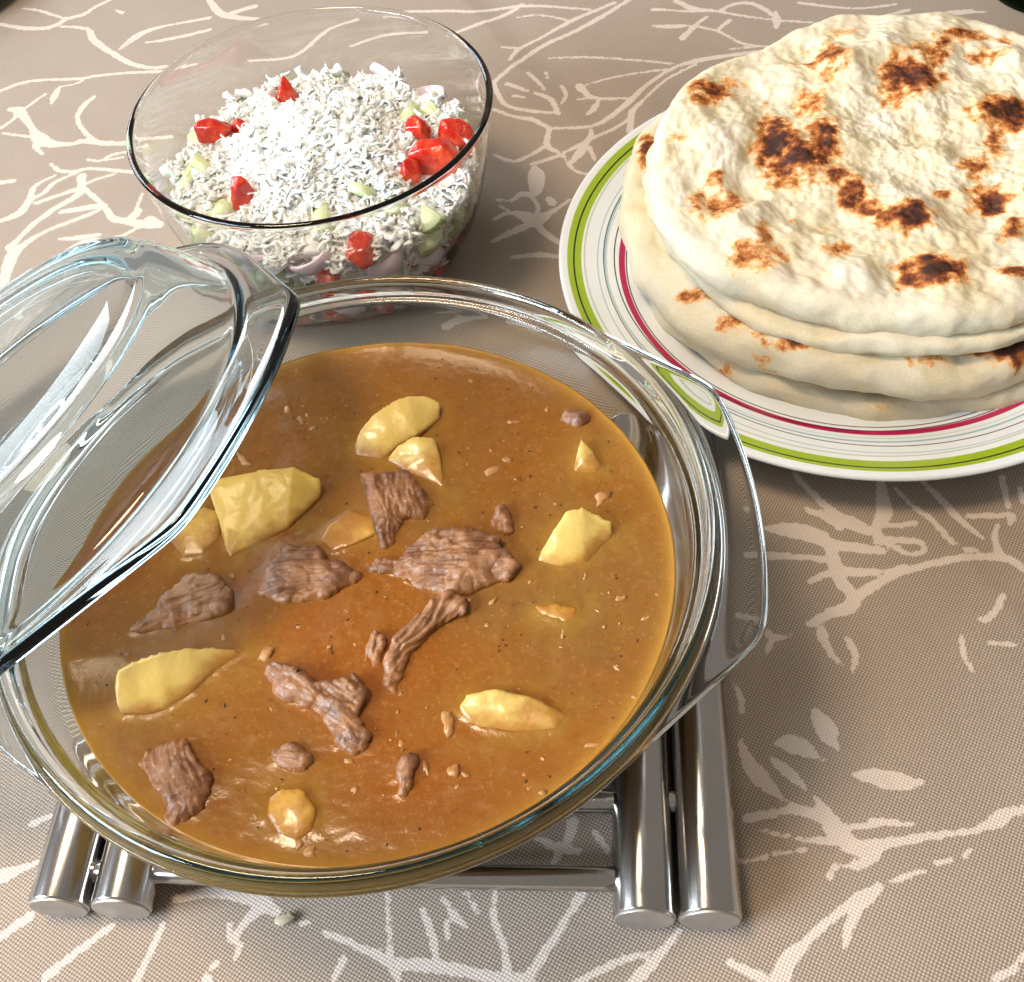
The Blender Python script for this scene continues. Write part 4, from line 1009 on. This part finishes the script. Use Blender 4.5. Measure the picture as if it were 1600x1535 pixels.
def make_cheese():
    r_ = np.random.default_rng(9)
    # packed core
    nr, nt = 70, 260; th = np.arange(nt) * 2 * math.pi / nt
    Vc = []; ring = []
    rmax = .066
    for i in range(1, nr + 1):
        q = rmax * i / nr; x = q * np.cos(th); y = q * np.sin(th); z = mound(x, y) - .0008
        s0 = len(Vc); Vc += list(zip(x, y, z)); ring.append(np.arange(s0, s0 + nt))
    for zz in (.046, .038, .030, .022, .015):
        q = bowl_r(zz) - .0135; s0 = len(Vc); Vc += list(zip(q * np.cos(th), q * np.sin(th), np.full(nt, zz))); ring.append(np.arange(s0, s0 + nt))
    Vc = np.array(Vc); Vc += .0016 * np.stack([fbm(Vc, 170, 2, 70), fbm(Vc, 170, 2, 71), fbm(Vc, 170, 2, 72)], 1)
    Fc = np.concatenate([np.c_[a, b, np.roll(b, -1), np.roll(a, -1)] for a, b in zip(ring[:-1], ring[1:])])
    # thin torn flakes and threads, lying in tangled tufts
    seg = 4; V = []; F = []; ns = 0; base = len(Vc); ko = np.array(keep_out)
    tmpl = []
    for q_ in range(seg):
        for j in range(4): tmpl.append((q_ * 4 + j, q_ * 4 + (j + 1) % 4, (q_ + 1) * 4 + (j + 1) % 4, (q_ + 1) * 4 + j))
    tmpl.append((3, 2, 1, 0)); e = seg * 4; tmpl.append((e, e + 1, e + 2, e + 3)); tmpl = np.array(tmpl)
    t = np.linspace(-.5, .5, seg + 1)
    def flake(c, d, L, wd, tk, curl, tw):
        nonlocal ns
        d = d / np.linalg.norm(d)
        u = np.cross(d, [0, 0, 1]); u /= np.linalg.norm(u) + 1e-9; v = np.cross(d, u)
        ro = r_.normal(0, .5); u, v = u * math.cos(ro) + v * math.sin(ro), v * math.cos(ro) - u * math.sin(ro)
        ctr = c + np.outer(t * L, d) + np.outer((t * t * 4 - .5) * curl * L * .5, v) + np.outer(np.sin(t * 6 + r_.uniform(0, 6)) * L * .10, u)
        rad_ = np.hypot(ctr[:, 0], ctr[:, 1]); lim = np.array([bowl_r(zz) for zz in ctr[:, 2]]) - .0020
        f = np.minimum(1, lim / np.maximum(rad_, 1e-6)); ctr[:, :2] *= f[:, None]
        if (ctr[:, 2] < .009).any(): return
        for k_, tt in enumerate(t):
            ca, sa = math.cos(tw * tt), math.sin(tw * tt); uu = u * ca + v * sa; vv = v * ca - u * sa
            tp = r_.uniform(.45, 1.25)
            for (su, sv) in ((-1, -1), (1, -1), (1, 1), (-1, 1)):
                V.append(ctr[k_] + uu * wd * su * tp + vv * tk * sv)
        F.append(tmpl + base + ns * 4 * (seg + 1)); ns += 1
    tuft = 0
    while tuft < 620:
        q = .0715 * math.sqrt(r_.random()); a = r_.uniform(0, 6.283); x, y = q * math.cos(a), q * math.sin(a)
        if q > .058 and r_.random() < .62: continue
        if (np.hypot(ko[:, 0] - x, ko[:, 1] - y) - ko[:, 2]).min() < .0005 and r_.random() < .93: continue
        h = float(mound(np.array([x]), np.array([y]))[0]); aa = r_.uniform(0, 6.283); lift = r_.uniform(-.0005, .0035)
        for m_ in range(int(r_.integers(7, 17))):
            p = np.array([x, y, h - .0018 + lift * r_.random()]) + r_.normal(0, 1, 3) * [.0026, .0026, .0011]
            if (np.hypot(ko[:, 0] - p[0], ko[:, 1] - p[1]) - ko[:, 2]).min() < -.001 and r_.random() < .9: continue
            b_ = aa + r_.normal(0, .7); d = np.array([math.cos(b_), math.sin(b_), r_.normal(0, .32)])
            if r_.random() < .14: flake(p, d, r_.uniform(.007, .015), r_.uniform(.0004, .0009), .0003, r_.normal(0, .45), r_.normal(0, 1.2))
            else: flake(p, d, r_.uniform(.003, .009), r_.uniform(.0009, .0027), r_.uniform(.0003, .0006), r_.normal(0, .4), r_.normal(0, .8))
        tuft += 1
    for m_ in range(420):   # fallen between the vegetables and the glass
        a = r_.uniform(0, 6.283); z = r_.uniform(.018, .054); q = bowl_r(z) - r_.uniform(.004, .012)
        flake(np.array([q * math.cos(a), q * math.sin(a), z]), np.array([-math.sin(a), math.cos(a), r_.normal(0, .8)]), r_.uniform(.004, .010), r_.uniform(.0006, .0018), .0003, r_.normal(0, .5), r_.normal(0, 1.0))
    V = np.r_[Vc, np.array(V)]; F = np.concatenate([Fc] + F)
    me = mesh_np('grated_cheese', V, F); 
    o = link('grated_cheese', me, M_CHEESE, smooth=False); o.location = (SAL_C[0], SAL_C[1], 0)
    tag(o, 'white finely grated cheese heaped over the salad', 'cheese', kind='stuff')
make_cheese()

# ------------------------------------------------------------------ things at the far corners, crumb
P = back([(1645, -24)], 0)[0]
gl = glass_mat('green bottle glass', (.16, .30, .14))
BT = [(0, .004), (.030, .004), (.036, .0), (.0385, .003), (.039, .02), (.039, .15), (.036, .18), (.02, .21), (.014, .24), (.014, .28), (.011, .28), (.011, .24), (.017, .205), (.033, .175), (.036, .15), (.036, .012), (.030, .009), (0, .011)]
prof = [BT[0]] + [tuple(q) for q in catmull(BT[1:-1], 2)] + [BT[-1]]
o = link('green_bottle', lathe('green_bottle', prof, 96), gl); o.location = (P[0], P[1], 0)
tag(o, 'dark green glass bottle standing behind the plate of flatbreads', 'bottle')
P = back([(0, 28)], 0)[0]
BD = [(0, .004), (.05, .004), (.075, .010), (.080, .016), (.082, .0165), (.0825, .0155), (.078, .008), (.060, .001), (.05, 0), (0, 0)]
prof = [BD[0]] + [tuple(q) for q in catmull(BD[1:-1], 3)] + [BD[-1]]
o = link('dark_saucer', lathe('dark_saucer', prof, 96), M_BLACK); o.location = (P[0] - .068, P[1] + .052, 0)
tag(o, 'black saucer at the far end of the tablecloth, mostly cut off', 'saucer')
bm = bmesh.new(); bmesh.ops.create_icosphere(bm, subdivisions=3, radius=1); me = bpy.data.meshes.new('crumb'); bm.to_mesh(me); bm.free()
V = verts_np(me); V = V * (1 + .5 * noise(V, 1.7, 90))[:, None] * [.0034, .0019, .0007]; set_verts(me, V)
P = back([(446, 1436)], .0008)[0]
o = link('bread_crumb', me, M_CRUMB); o.location = (P[0], P[1], .0008); o.rotation_euler = (0, 0, .3)
tag(o, 'small beige crumb lying on the cloth in front of the trivet', 'crumb')
